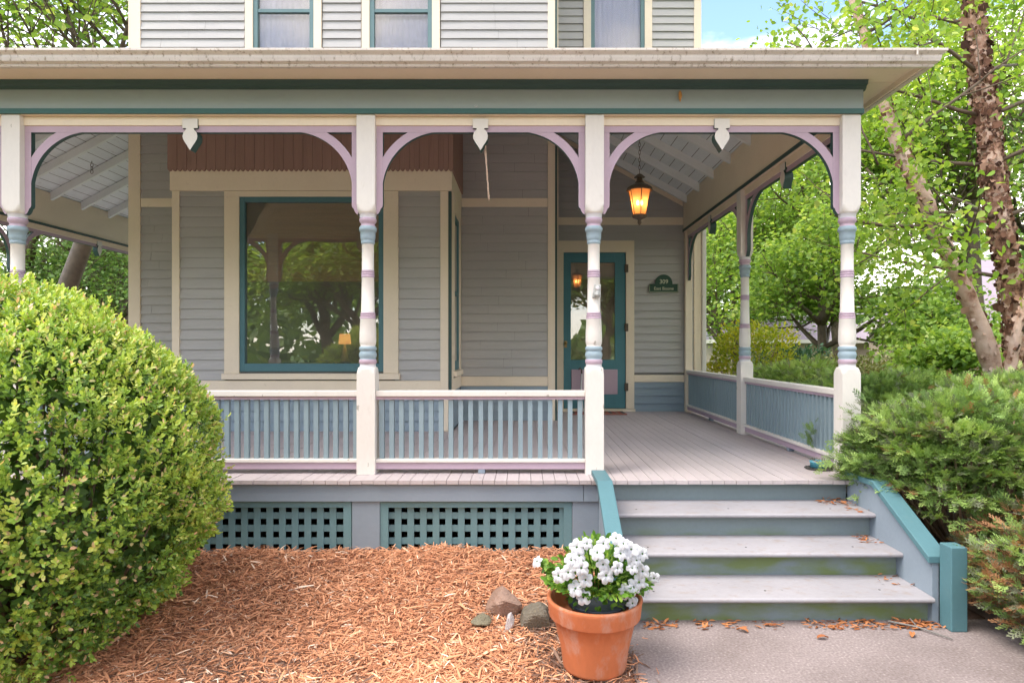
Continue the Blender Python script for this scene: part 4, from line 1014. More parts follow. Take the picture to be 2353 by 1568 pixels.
q0 = np.array(min(fpos, key=lambda v: v.x)); kx = 60; tt = rng.uniform(.55, .97, kx)[:, None]      # leaves along the stray shoot on the left
P[:kx] = q0 * tt + rng.normal(0, .010, (kx, 3)) + np.array((0, .015, -.012)); U[:kx] = rng.normal(0, 1, (kx, 3))
leaf_mesh('leaves', P, U, Nn, rng.uniform(.025, .045, n), OVAL, 'petunia_leaf', rng.uniform(0, 1, n), pet)
m = MB()
for k in range(26):
    a = random.uniform(0, 2 * pi); r1 = random.uniform(.08, .2); zt = random.uniform(.03, .2)
    m.tube([(.03 * cos(a), .03 * sin(a), -.01), (.6 * r1 * cos(a), .6 * r1 * sin(a), zt * .7), (r1 * cos(a), r1 * sin(a) * .8, zt)], [.003, .0025, .0015], 'petunia_leaf', 5)
for q in fpos:
    b0 = Vector((q.x * .25, q.y * .25, -.02)); md = (b0 + q) / 2 + Vector((0, 0, .02)); e_ = q * .93 + Vector((0, .015, -.012))
    m.tube([tuple(b0), tuple(md), tuple(e_)], [.004, .0035, .0032], 'petunia_leaf', 6)
m.build('stems', pet)

# rocks
def rock(name, cx_, cy_, z, rx, ry, rz_, mat, seed, label, rot=0):
    m = MB(); g = random.Random(seed); nu, nv = 28, 18
    planes = [(Vector((g.uniform(-1, 1), g.uniform(-1, 1), g.uniform(-.6, 1))).normalized(), g.uniform(.6, .9)) for _ in range(16)]
    vs = []
    for j in range(nv + 1):
        for i in range(nu):
            t = 2 * pi * i / nu; p = pi * j / nv; d = Vector((sin(p) * cos(t), sin(p) * sin(t), cos(p))); r = 1.05
            for n_, dd in planes:
                q = d.dot(n_)
                if q > .05: r = min(r, dd / q)
            r += .02 * sin(9 * d.x + seed) * sin(8 * d.y + 3 * d.z)
            v = d * r; vs.append((v.x * rx, v.y * ry, v.z * rz_))
    fs = [(j * nu + i, j * nu + (i + 1) % nu, (j + 1) * nu + (i + 1) % nu, (j + 1) * nu + i) for j in range(nv) for i in range(nu)]
    m.add(vs, fs, mat); o = m.build(name); o.location = (cx_, cy_, z); o.rotation_euler = (0.1, rot, rot * 2); tag(o, label, 'rock', 'rocks beside the flower pot')
rock('rock', X(1157, 3.55), 3.56, -.530, .118, .085, .085, 'rock_red', 3, 'largest reddish brown angular rock lying in the mulch', -.35)
rock('rock', X(1172, 3.36), 3.37, -.560, .032, .028, .052, 'rock_white', 5, 'small white pitted rock in front of the reddish rock', .2)
rock('rock', X(1228, 3.40), 3.42, -.545, .115, .085, .092, 'rock_grey', 12, 'dark rock with ochre patches touching the terracotta pot', -.25)
rock('rock', X(1105, 3.42), 3.43, -.575, .056, .045, .036, 'rock_green', 21, 'flat mossy greenish rock furthest from the pot', .1)

# scattered dead leaves along the foot of the steps
def dead_leaf_mesh(seed):
    g = random.Random(seed); m = MB(); n_ = 6; vs = []; Lh = .05
    for i in range(n_ + 1):
        t = i / n_; w_ = .010 * sin(pi * min(1, t + .12)) + .002; zc_ = .010 * sin(pi * t) + .004 * g.random()
        vs += [(Lh * (t - .5), -w_, zc_ + .008), (Lh * (t - .5), 0, zc_), (Lh * (t - .5), w_, zc_ + .007)]
    fs = []
    for i in range(n_): fs += [(3 * i, 3 * i + 1, 3 * i + 4, 3 * i + 3), (3 * i + 1, 3 * i + 2, 3 * i + 5, 3 * i + 4)]
    m.add(vs, fs, 'deadleaf'); return m
rng = np.random.default_rng(17); P = []; 
def clump(n_, x0, x1, y0, y1, z): 
    for _ in range(n_): P.append((rng.uniform(x0, x1), rng.uniform(y0, y1), z + rng.uniform(0, .012)))
for (a, b, c) in ((1480, 1560, 40), (1595, 1640, 24), (1660, 1700, 16), (1735, 1800, 22), (1850, 1960, 60), (1960, 2120, 110), (2060, 2160, 80)): clump(c, X(a, 3.42), X(b, 3.42), 3.36, 3.47, -.599)
clump(40, 2.02, 2.21, 4.22, 4.36, -.147); clump(26, 2.10, 2.21, 3.88, 4.06, -.302); clump(14, 2.05, 2.21, 3.6, 3.76, -.454); clump(20, 2.1, 2.22, 4.0, 4.3, -.147)
P = np.array(P); n = len(P); ang = rng.uniform(0, pi, n)
o = leaf_mesh('leaf_litter', P, np.stack([np.cos(ang), .4 * np.sin(ang), rng.normal(0, .12, n)], 1), np.stack([rng.normal(0, .4, n), rng.normal(0, .4, n), np.ones(n)], 1), rng.uniform(.02, .05, n), (np.array([(0, 0, 0), (.3, .16, .08), (.7, .14, .06), (1, 0, 0), (.7, -.1, .05), (.3, -.13, .08)]), [(0, 1, 2, 3), (0, 3, 4, 5)]), 'deadleaf', rng.uniform(0, 1, n)); tag(o, kind='stuff')
spots = [(1890, 1467, 0.1, 'orange brown dead leaf alone on the walk, furthest right of the bare patch'), (1705, 1450, 2.6, 'curled brown dead leaf on the walk below the lowest riser'), (2095, 1460, 1.0, 'curled dead leaf on the walk beside the teal newel post')]
for i, (a, b, rt, lb) in enumerate(spots):
    Yp = 1.5 * F / (b - CY); o = dead_leaf_mesh(i).build('dead_leaf'); o.location = (X(a, Yp), Yp, -.598); o.rotation_euler = (0, 0, rt); o.scale = (1.2, 1.2, 1)
    me = o.data; at = me.attributes.new('rnd', 'FLOAT', 'FACE'); at.data.foreach_set('value', [.2 + .3 * i] * len(me.polygons)); tag(o, lb, 'leaf', 'single dead leaves on the walk')
# fallen twig by the newel
m = MB(); m.tube([(X(2040, 3.42), 3.42, -.575), (X(2110, 3.36), 3.37, -.585), (X(2200, 3.2), 3.24, -.59)], [.006, .005, .003], 'woodgrey', 6); m.tube([(X(2110, 3.36), 3.37, -.585), (X(2095, 3.4), 3.42, -.56)], .003, 'woodgrey', 5)
tag(m.build('twig'), 'grey fallen twig lying on the walk beside the teal newel post', 'twig')

# ------------------------------------------------------------------ boxwood shrub
def boxwood():
    C = np.array((-2.60, 3.25, .22)); Rr = np.array((.93, .88, .98)); base = Vector((-2.60, 3.25, -.6))
    root = tag(empty('boxwood_shrub', base), 'big rounded boxwood with small glossy leaves in front of the porch', 'shrub')
    C = C - np.array(base)
    rng = np.random.default_rng(2)
    nt_ = 12500
    z = rng.uniform(-.93, 1, nt_); t = rng.uniform(0, 2 * pi, nt_); q = np.sqrt(1 - z * z); D = np.stack([q * np.cos(t), q * np.sin(t), z], 1)
    lump = 1 + .05 * np.sin(5 * D[:, 0] + 2) * np.sin(4 * D[:, 1] + 1) + .045 * np.sin(9 * D[:, 2] + 3 * D[:, 0]) * np.sin(8 * D[:, 1] + 2 * D[:, 2]) + .02 * np.sin(23 * D[:, 0]) * np.sin(21 * D[:, 2] + 1)
    lump = lump + rng.normal(0, .018, nt_) - .07 * (rng.random(nt_) ** 2)
    P = C + D * Rr * lump[:, None]
    # lower skirt tucks in
    low = P[:, 2] < .25
    tw = unit(D * .9 + np.array((0, 0, .55)) + rng.normal(0, .35, (nt_, 3)))
    gapn = np.sin(7 * D[:, 0] + 1.3) * np.sin(6 * D[:, 2] + .4) * np.sin(5 * D[:, 1]) ; keep = (gapn < .45) | (rng.random(nt_) < .3)
    P, tw, D = P[keep], tw[keep], D[keep]
    n_ = len(P); L_ = 8
    PP = []; UU = []; NN = []; SZ = []; RN = []
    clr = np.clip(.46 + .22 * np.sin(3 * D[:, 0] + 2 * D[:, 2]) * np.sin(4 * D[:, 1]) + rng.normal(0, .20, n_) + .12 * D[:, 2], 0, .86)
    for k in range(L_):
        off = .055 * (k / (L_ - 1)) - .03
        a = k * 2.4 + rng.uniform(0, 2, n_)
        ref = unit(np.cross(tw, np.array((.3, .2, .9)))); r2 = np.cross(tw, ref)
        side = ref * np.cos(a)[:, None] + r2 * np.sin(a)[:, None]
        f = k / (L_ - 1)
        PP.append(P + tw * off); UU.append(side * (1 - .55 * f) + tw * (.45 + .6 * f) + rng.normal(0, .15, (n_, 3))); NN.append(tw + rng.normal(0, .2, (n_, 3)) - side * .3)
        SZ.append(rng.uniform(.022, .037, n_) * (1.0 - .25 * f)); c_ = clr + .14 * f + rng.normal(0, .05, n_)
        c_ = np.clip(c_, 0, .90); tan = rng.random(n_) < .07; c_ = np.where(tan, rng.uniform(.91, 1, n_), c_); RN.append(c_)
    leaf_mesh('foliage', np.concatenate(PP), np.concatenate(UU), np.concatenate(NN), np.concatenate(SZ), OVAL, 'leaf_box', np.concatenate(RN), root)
    m = MB(); 
    for k in range(70):
        z = random.uniform(-.8, .98); a = random.uniform(0, 2 * pi); q = math.sqrt(1 - z * z); e = np.array((q * cos(a), q * sin(a), z)) * Rr * .93 + C
        b = np.array((random.uniform(-.1, .1), random.uniform(-.1, .1), .02)); md = (b + e) / 2 + np.array((e[0] * .15, e[1] * .15, -.05))
        m.tube([tuple(b), tuple(md), tuple(e)], [.014, .008, .003], 'branchbrown', 5)
    m.build('branches', root)
    # dense inner leaves
    rng = np.random.default_rng(4); n2 = 9000; z = rng.uniform(-.9, 1, n2); t = rng.uniform(0, 2 * pi, n2); q = np.sqrt(1 - z * z); D = np.stack([q * np.cos(t), q * np.sin(t), z], 1)
    P = C + D * Rr * rng.uniform(.70, .90, n2)[:, None]
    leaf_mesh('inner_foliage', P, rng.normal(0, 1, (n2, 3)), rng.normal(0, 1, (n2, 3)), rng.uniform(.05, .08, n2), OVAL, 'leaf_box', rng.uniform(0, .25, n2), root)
boxwood()

# ------------------------------------------------------------------ junipers
def juniper(label, c, r, n_, seed, mats=('juniper', 'juniper_grey', 'juniper_dead'), pr=(.86, .13, .01), size=(.055, .105), zc=None, stems=22, sparse=None):
    base = Vector((c[0], c[1], -.62)); root = tag(empty('juniper_shrub', base), label, 'shrub', 'junipers spreading beside the porch')
    n_ = int(n_ * 2.3); rng = np.random.default_rng(seed); C = np.array(c) - np.array(base)
    z = rng.uniform(-.55, 1, n_); t = rng.uniform(0, 2 * pi, n_); q = np.sqrt(1 - z * z); D = np.stack([q * np.cos(t), q * np.sin(t), z], 1)
    lump = 1 + .13 * np.sin(6 * D[:, 0] + seed) * np.sin(5 * D[:, 1] + 1) + .12 * np.sin(12 * D[:, 2] + 7 * D[:, 0] + seed) * np.sin(9 * D[:, 1] + 5 * D[:, 0]) + rng.normal(0, .03, n_) - .14 * rng.random(n_) ** 2
    P = C + D * np.array(r) * lump[:, None]
    hh_ = P[:, 2] + .04 * np.sin(7 * P[:, 0] + seed) * np.sin(6 * P[:, 1]); ly = np.round(hh_ / .13) * .13; P[:, 2] += (ly - hh_) * .34      # tiers of flat branches
    P[:, 2] = np.maximum(P[:, 2], .02)
    U = unit(D * np.array((1, 1, .35)) + np.array((-.15, -.25, .22)) + rng.normal(0, .48, (n_, 3)))
    Nn = np.array((0, 0, 1.)) + D * .5 + rng.normal(0, .4, (n_, 3))
    if sparse is not None:
        kk_ = sparse(P + np.array(base), rng); P, U, Nn, D = P[kk_], U[kk_], Nn[kk_], D[kk_]
    kk_ = (P[:, 0] + base.x > 2.56) | (P[:, 1] + base.y < 4.45); P, U, Nn, D = P[kk_], U[kk_], Nn[kk_], D[kk_]
    k = len(P); nz_ = np.sin(4 * D[:, 0] + seed * 2) * np.sin(5 * D[:, 2] + 1) * .5 + .5
    u = rng.random(k); low = np.clip((.30 - (P[:, 2])) * 1.6, 0, .6)
    mi = np.where(u < pr[2] + low * .35, 2, np.where(u < pr[2] + pr[1] * (.5 + nz_) + low * .6, 1, 0))
    lm_ = .5 + .6 * np.sin(12 * D[:, 2] + 7 * D[:, 0] + seed) * np.sin(9 * D[:, 1] + 5 * D[:, 0])
    rn = np.clip(.30 + .35 * (nz_ - .5) + .45 * lm_ + rng.normal(0, .16, k), 0, 1)
    leaf_mesh('foliage', P, U, Nn, rng.uniform(size[0], size[1], k), SPRAY, mats[0], rn, root, mats=list(mats), midx=mi)
    m = MB(); g = random.Random(seed)
    for _ in range(stems):
        a = g.uniform(0, 2 * pi); zz_ = g.uniform(-.3, .9); q = math.sqrt(max(0, 1 - zz_ * zz_)); e = C + np.array((q * cos(a) * r[0], q * sin(a) * r[1], zz_ * r[2])) * .93
        e[2] = max(e[2], .05); b = np.array((g.uniform(-.15, .15), g.uniform(-.15, .15), .0)); md = (b + e) / 2 + np.array((g.uniform(-.05, .05), g.uniform(-.05, .05), -.06))
        m.tube([tuple(b), tuple(md), tuple(e)], [.018, .011, .004], 'deadtwig', 6)
        for _k in range(3):
            t_ = g.uniform(.4, .9); s_ = md + (e - md) * t_; m.tube([tuple(s_), tuple(s_ + np.array((g.uniform(-.12, .12), g.uniform(-.12, .12), g.uniform(-.02, .12))))], [.005, .002], 'deadtwig', 4)
    m.build('branches', root)
def sp_near(P, rng):      # bare, woody patch low beside the steps
    hole = (P[:, 0] < 2.85) & (P[:, 2] < .02) & (P[:, 2] > -.5) & (rng.random(len(P)) < .75)
    return ~hole & ~((P[:, 0] < 2.42) & (P[:, 1] > 3.3) & (P[:, 1] < 4.2) & (P[:, 2] < .0))
juniper('green juniper crowding the right stair cap and the corner post', (2.90, 4.15, .10), (.62, .68, .46), 6000, 1, pr=(.78, .2, .02), sparse=sp_near, stems=60)
juniper('nearest juniper with browned low branches beside the teal newel post', (2.98, 3.15, -.28), (.56, .62, .38), 3400, 2, pr=(.4, .3, .3), sparse=lambda P, rng: ~((P[:, 0] < 2.75) & (P[:, 2] > -.35) & (P[:, 1] > 2.95) & (rng.random(len(P)) < .45)), stems=40)
juniper('lush juniper mound below the peeling birch trunks', (3.95, 4.7, .10), (.95, .85, .52), 5200, 3)
juniper('juniper seen over the railing between the two right posts', (3.30, 6.0, .16), (.66, 1.0, .46), 4200, 4)
juniper('juniper at the foot of the birch, behind the lush mound', (4.9, 6.4, .0), (1.15, 1.0, .50), 4200, 5)
juniper('juniper furthest back along the side railing', (3.45, 8.0, .20), (.72, 1.3, .48), 3600, 6)
juniper('juniper in front of the slatted shed', (5.4, 8.6, -.15), (1.5, 1.1, .48), 3000, 7, size=(.14, .22))
# branch of juniper reaching over the corner of the porch floor
rng = np.random.default_rng(8); root = tag(empty('juniper_branch', (2.45, 4.25, -.62)), 'low juniper branch reaching over the right corner of the porch floor', 'branch')
tips = np.array([(2.30, 4.35, .28), (2.36, 4.38, .45), (2.26, 4.36, .10), (2.40, 4.28, .2), (2.18, 4.36, .05), (2.48, 4.2, .3), (2.33, 4.30, .05), (2.42, 4.12, .12), (2.5, 4.0, .1)])
P = []; 
for tp in tips: P.append(tp + rng.normal(0, .055, (26, 3)) * np.array((1.2, .7, .7)))
P = np.concatenate(P); P = P[(P[:, 2] > .02) | (P[:, 0] > 2.34)]; n = len(P)
leaf_mesh('foliage', P - np.array((2.45, 4.25, -.62)), np.array((-.8, -.2, .35)) + rng.normal(0, .45, (n, 3)), np.array((0, -.4, 1)) + rng.normal(0, .4, (n, 3)), rng.uniform(.08, .13, n), SPRAY, 'juniper', np.clip(rng.normal(.55, .2, n), 0, 1), root, mats=['juniper', 'juniper_grey', 'juniper_dead'], midx=(rng.random(n) < .25).astype(int))
m = MB(lambda x, y, z: (x - 2.45, y - 4.25, z + .62))
for tp in tips: m.tube([(2.62, 4.2, -.1), ((2.62 + tp[0]) / 2, 4.25, max(.06, tp[2] * .5)), tuple(tp)], [.009, .006, .002], 'deadtwig', 5)
m.build('stems', root)
rng = np.random.default_rng(9); n = 26; c0 = np.array((2.27, 5.0, .20))
o = leaf_mesh('juniper_sprig', c0 + rng.normal(0, 1, (n, 3)) * np.array((.02, .035, .05)), np.array((-.3, 0, 1)) + rng.normal(0, .4, (n, 3)), rng.normal(0, 1, (n, 3)), rng.uniform(.05, .08, n), SPRAY, 'juniper', rng.uniform(0, .4, n)); tag(o, 'small dark juniper sprig poking through the side balusters', 'sprig')

# ------------------------------------------------------------------ garden shrubs behind
def shrub(name, label, c, r, n_, mat, size, seed, tmpl=OVAL, group='garden shrubs beyond the side railing', base=-.65, stems=16):
    b = Vector((c[0], c[1], base)); root = tag(empty(name, b), label, 'shrub', group)
    rng = np.random.default_rng(seed); C = np.array(c) - np.array(b)
    z = rng.uniform(-.8, 1, n_); t = rng.uniform(0, 2 * pi, n_); q = np.sqrt(1 - z * z); D = np.stack([q * np.cos(t), q * np.sin(t), z], 1)
    lump = 1 + .14 * np.sin(5 * D[:, 0] + seed) * np.sin(6 * D[:, 1]) + .1 * np.sin(9 * D[:, 2] + seed) - .35 * rng.random(n_) ** 1.5 + rng.normal(0, .03, n_)
    P = C + D * np.array(r) * lump[:, None]
    nz_ = .5 + .5 * np.sin(6 * D[:, 0] + seed) * np.sin(7 * D[:, 2])
    leaf_mesh('foliage', P, D + rng.normal(0, .6, (n_, 3)), np.array((0, 0, 1)) + D * .6 + rng.normal(0, .5, (n_, 3)), rng.uniform(*size, n_), tmpl, mat, np.clip(.25 + .5 * nz_ + rng.normal(0, .18, n_), 0, 1), root)
    m = MB(); g = random.Random(seed)
    for _ in range(stems):
        a = g.uniform(0, 2 * pi); zz_ = g.uniform(.0, .95); q = math.sqrt(1 - zz_ ** 2); e = C + np.array((q * cos(a) * r[0], q * sin(a) * r[1], zz_ * r[2])) * .9
        m.tube([(g.uniform(-.1, .1), g.uniform(-.1, .1), 0), tuple(e * np.array((.5, .5, .55))), tuple(e)], [.015, .01, .004], 'deadtwig', 5)
    m.build('branches', root)
shrub('flowering_shrub', 'yellow green leafy shrub just right of the house corner', (3.75, 10.4, .35), (.75, .8, .95), 7000, 'leaf_yellow', (.05, .08), 1)
shrub('shrub', 'dark blue green shrub between the two right porch posts', (5.0, 12.0, .15), (.8, .8, .85), 5000, 'leaf_bluegreen', (.06, .09), 2)
shrub('shrub', 'grey olive shrub in front of the neighbour garage', (5.5, 10.8, .0), (1.0, .8, .82), 7000, 'leaf_olive', (.05, .08), 3)
shrub('shrub', 'low olive shrub right of the corner post', (6.8, 11.4, .05), (1.0, .8, .85), 4500, 'leaf_olive', (.05, .08), 4)
shrub('twiggy_shrub', 'bare brown twiggy shrub right of the corner post', (7.1, 10.6, .25), (.8, .7, .85), 2000, 'leaf_brown', (.03, .05), 5, stems=70)
shrub('twiggy_shrub', 'brown twiggy shrub in front of the slatted shed', (7.55, 9.8, .20), (.65, .6, .7), 1700, 'leaf_brown', (.03, .05), 6, stems=70)
shrub('shrub', 'pale green shrub at the base of the slatted shed', (9.0, 10.8, -.1), (1.3, .5, .5), 2500, 'leaf_olive', (.04, .07), 7)

# ------------------------------------------------------------------ trees
def grow(start, direc, length, radius, depth, g, segs, tips, up=.12, spread=.75, nch=(3, 4)):
    """recursive limbs; segs gets (points, radii), tips gets points along fine twigs"""
    pts = [Vector(start)]; d = Vector(direc).normalized(); k = 4
    for i in range(k):
        d = (d + Vector((g.uniform(-1, 1), g.uniform(-1, 1), g.uniform(-.6, 1))) * .13 + Vector((0, 0, up * .3))).normalized()
        pts.append(pts[-1] + d * length / k)
    rad = [radius * (1 - .45 * i / k) for i in range(k + 1)]
    segs.append((pts, rad))
    if depth == 0: tips.append((pts, d)); return
    for _ in range(g.randint(*nch)):
        i = g.choice((2, 3, 4)); a = g.uniform(0, 2 * pi)
        side = d.orthogonal().normalized(); side2 = d.cross(side)
        nd = (d * (1 - spread * .55) + (side * cos(a) + side2 * sin(a)) * spread + Vector((0, 0, up))).normalized()
        grow(pts[i], nd, length * g.uniform(.6, .8), rad[i] * .6, depth - 1, g, segs, tips, up, spread, nch)
    grow(pts[-1], d, length * .7, rad[-1] * .8, depth - 1, g, segs, tips, up, spread, nch)
def tree(name, label, base, trunk_h, limb, r, depth, leaves, lsize, mat, tmpl, seed, lean=(0, 0), clump=.35, bark='branchbrown', group='trees in the garden', nch=(3, 4), spread=.75, up=.12, minbr=.0, droop=.3, nlimb=5, zmin=None):
    root = tag(empty(name, base), label, 'tree', group); g = random.Random(seed)
    segs = []; tips = []
    pts = [Vector((0, 0, 0))]; d = Vector((lean[0], lean[1], 1)).normalized()
    for i in range(5):
        d = (d + Vector((g.uniform(-1, 1), g.uniform(-1, 1), 0)) * .05).normalized(); pts.append(pts[-1] + d * trunk_h / 5)
    rad = [r * (1.25 if i == 0 else 1 - .06 * i) for i in range(6)]
    for j in range(nlimb):
        a = 2 * pi * j / nlimb + g.uniform(-.4, .4); st_ = pts[g.choice((3, 4, 5))] if j else pts[5]
        nd = Vector((cos(a) * spread, sin(a) * spread, .55 + up)) if j else d
        grow(st_, nd, limb * g.uniform(.8, 1.1), r * .55, depth, g, segs, tips, up, spread, nch)
    m = MB(); m.tube([tuple(p) for p in pts], rad, bark, 12); m.build('trunk', root)
    m = MB()
    for p, q in segs:
        if q[0] > minbr: m.tube([tuple(v) for v in p], q, bark, 5)
    m.build('branches', root)
    rng = np.random.default_rng(seed); nt_ = len(tips); per = max(1, leaves // nt_)
    A = np.array([[tuple(v) for v in t[0]] for t in tips]); ti = np.repeat(np.arange(nt_), per); n_ = len(ti)
    u = rng.uniform(0, 3.999, n_); i0 = u.astype(int); f = (u - i0)[:, None]
    P = A[ti, i0] * (1 - f) + A[ti, i0 + 1] * f + rng.normal(0, clump, (n_, 3)) * np.array((1, 1, .6))
    if zmin is not None: kk_ = P[:, 2] > zmin; P = P[kk_]; ti = ti[kk_]; n_ = len(P)
    U = rng.normal(0, 1, (n_, 3)) * np.array((1, 1, .4)) + np.array((0, 0, -droop)); Nn = np.array((0, 0, 1.)) + rng.normal(0, .55, (n_, 3))
    tc_ = rng.normal(.5, .12, nt_)
    leaf_mesh('crown', P, U, Nn, rng.uniform(.7, 1.15, n_) * lsize, tmpl, mat, np.clip(tc_[ti] + rng.normal(0, .2, n_), 0, 1), root)
    return root

# maple on the lawn between the right posts
tree('maple_tree', 'leafy maple with dark forked trunk standing between the two right porch posts', (X(1888, 14), 14, -.66), 2.6, 1.15, .125, 3, 15000, .105, 'leaf_maple', MAPLE, 5, clump=.22, up=.05, spread=.95, nlimb=7, zmin=2.25)
tree('maple_sapling', 'young maple with drooping bright leaves between the corner post and the birch', (X(2185, 9.2), 9.2, -.66), 1.0, .42, .04, 2, 5200, .085, 'leaf_maple', MAPLE, 51, clump=.13, up=.05, spread=.9, nlimb=6, droop=.7)
tree('maple_sapling', 'young maple behind the two birch trunks', (X(2130, 12.5), 12.5, -.66), 1.6, .8, .06, 2, 6500, .10, 'leaf_maple', MAPLE, 52, clump=.2, up=.1, spread=.9, nlimb=6, droop=.5)
# background trees right
tree('tree', 'tall bright green tree rising behind the maple', (9.6, 19, -.66), 4.2, 2.6, .22, 3, 15000, .17, 'leaf_maple', DIAM, 8, clump=.42, nlimb=7)
tree('tree', 'tall tree whose crown touches the sky above the gutter end', (11.2, 15.5, -.66), 5.2, 2.3, .2, 3, 15000, .14, 'leaf_birch', DIAM, 9, clump=.38, nlimb=7)
tree('tree', 'dark green tree behind the birch at the right edge', (13.5, 15, -.66), 3.6, 2.5, .25, 3, 12000, .15, 'leaf_dark', DIAM, 10, clump=.42, nlimb=7)
tree('tree', 'bushy tree just beyond the house corner', (7.4, 22, -.66), 2.0, 2.3, .2, 3, 16000, .17, 'leaf_maple', DIAM, 12, clump=.42, nlimb=7)
tree('tree', 'dark tree far behind the house corner', (9.8, 32, -.66), 2.6, 3.2, .25, 3, 12000, .26, 'leaf_dark', DIAM, 13, clump=.6, nlimb=7)
# left side trees
tree('tree', 'tree with open crown showing above the left end of the gutter', (-15.0, 19, -.66), 5.0, 2.5, .25, 3, 8000, .13, 'leaf_birch', DIAM, 14, clump=.36, nlimb=7)
tree('tree', 'leafy tree seen low through the left end of the porch', (-13.5, 20, -.66), 2.0, 2.0, .2, 3, 13000, .14, 'leaf_dark', DIAM, 15, clump=.36, nlimb=7)
tree('tree', 'grey green tree right at the left house corner', (-14.3, 24, -.66), 1.2, 1.5, .18, 3, 9000, .15, 'leaf_olive', DIAM, 16, clump=.35, nlimb=6)
tree('tree', 'large leaning tree with thick grey limb beside the left porch post', (X(40, 10.5), 10.5, -.66), 5.5, 2.1, .17, 3, 9000, .12, 'leaf_maple', DIAM, 17, lean=(.27, 0), clump=.36, nlimb=6)

# ---- river birch: three peeling trunks from one foot
bir = tag(empty('river_birch', (4.75, 6.1, -.62)), 'river birch with peeling salmon bark and bright leaves at the right edge', 'tree'); BO = Vector((4.75, 6.1, -.62))
def bpath(pts, Yb): return [Vector((X(a, Yb + dy), Yb + dy, Z(b, Yb + dy))) for a, b, dy in pts]
t1 = bpath([(2348, 1130, .1), (2350, 900, .05), (2338, 760, 0), (2322, 640, 0), (2296, 500, -.05), (2278, 380, -.05), (2270, 270, 0), (2250, 170, 0), (2240, 60, 0), (2232, -60, .05), (2225, -250, .1), (2190, -500, .1)], 6.0)
t2 = bpath([(2322, 1130, .0), (2298, 960, -.1), (2284, 860, -.15), (2255, 760, -.2), (2206, 640, -.25), (2150, 520, -.25), (2104, 410, -.2), (2060, 330, -.1), (2020, 200, .1), (1985, 80, .3), (1950, -30, .5), (1890, -200, .6)], 6.0)
t3 = bpath([(2330, 1100, -.15), (2322, 940, -.3), (2318, 860, -.35), (2335, 770, -.4), (2375, 640, -.4)], 6.0)
def birch_trunk(pts, rad, seed, nfl, bark='birchbark'):
    rad = [q * .9 for q in rad]
    # densify
    g = random.Random(seed); P = []; Rd = []
    for i in range(len(pts) - 1):
        for k in range(6): t = k / 6; P.append(pts[i].lerp(pts[i + 1], t)); Rd.append((rad[i] * (1 - t) + rad[i + 1] * t) * g.uniform(.88, 1.12))
    m = MB(lambda x, y, z: (x - BO.x, y - BO.y, z - BO.z)); m.tube([tuple(p) for p in P], Rd, bark, 16); tr = m.build('trunk', bir)
    rng = np.random.default_rng(seed); idx = rng.integers(0, len(P) - 1, nfl); A = np.array([tuple(p) for p in P]); 
    ax = unit(A[idx + 1] - A[idx]); c = A[idx] + (A[idx + 1] - A[idx]) * rng.random((nfl, 1)); rr = np.array(Rd)[idx]
    ref = unit(np.cross(ax, np.array((0.2, 1, .1)))); r2 = np.cross(ax, ref); a = rng.uniform(0, 2 * pi, nfl)
    out_ = ref * np.cos(a)[:, None] + r2 * np.sin(a)[:, None]; tan = np.cross(ax, out_)
    sgn = np.where(rng.random(nfl) < .5, 1, -1)[:, None]
    FL = (np.array([(0, .5, 0), (.35, .42, .0), (.7, .55, .06), (1, .3, .20), (1, -.36, .18), (.7, -.50, .07), (.35, -.5, .0), (0, -.46, 0)]), [(0, 1, 6, 7), (1, 2, 5, 6), (2, 3, 4, 5)])
    Uv = tan * sgn + ax * rng.normal(0, .45, (nfl, 1)) + out_ * rng.uniform(-.1, .75, (nfl, 1))
    o = leaf_mesh('bark_flakes', c + out_ * (rr[:, None] * .97) - np.array(tuple(BO)), Uv, out_ + rng.normal(0, .2, (nfl, 3)), rng.uniform(.014, .045, nfl) * np.where(rng.random(nfl) < .10, 1.9, 1), FL, 'bark', np.clip(rng.normal(.34 if bark == 'birchbark' else .6, .30, nfl), 0, 1), tr)
birch_trunk(t1, [.145, .13, .12, .112, .108, .104, .098, .09, .082, .078, .072, .055], 1, 3400)
birch_trunk(t2, [.115, .10, .09, .085, .078, .074, .068, .060, .055, .05, .045, .04], 2, 420, 'birchbark_pale')
birch_trunk(t3, [.07, .06, .055, .045, .035], 3, 120, 'birchbark_pale')
g = random.Random(44); segs = []; tips = []
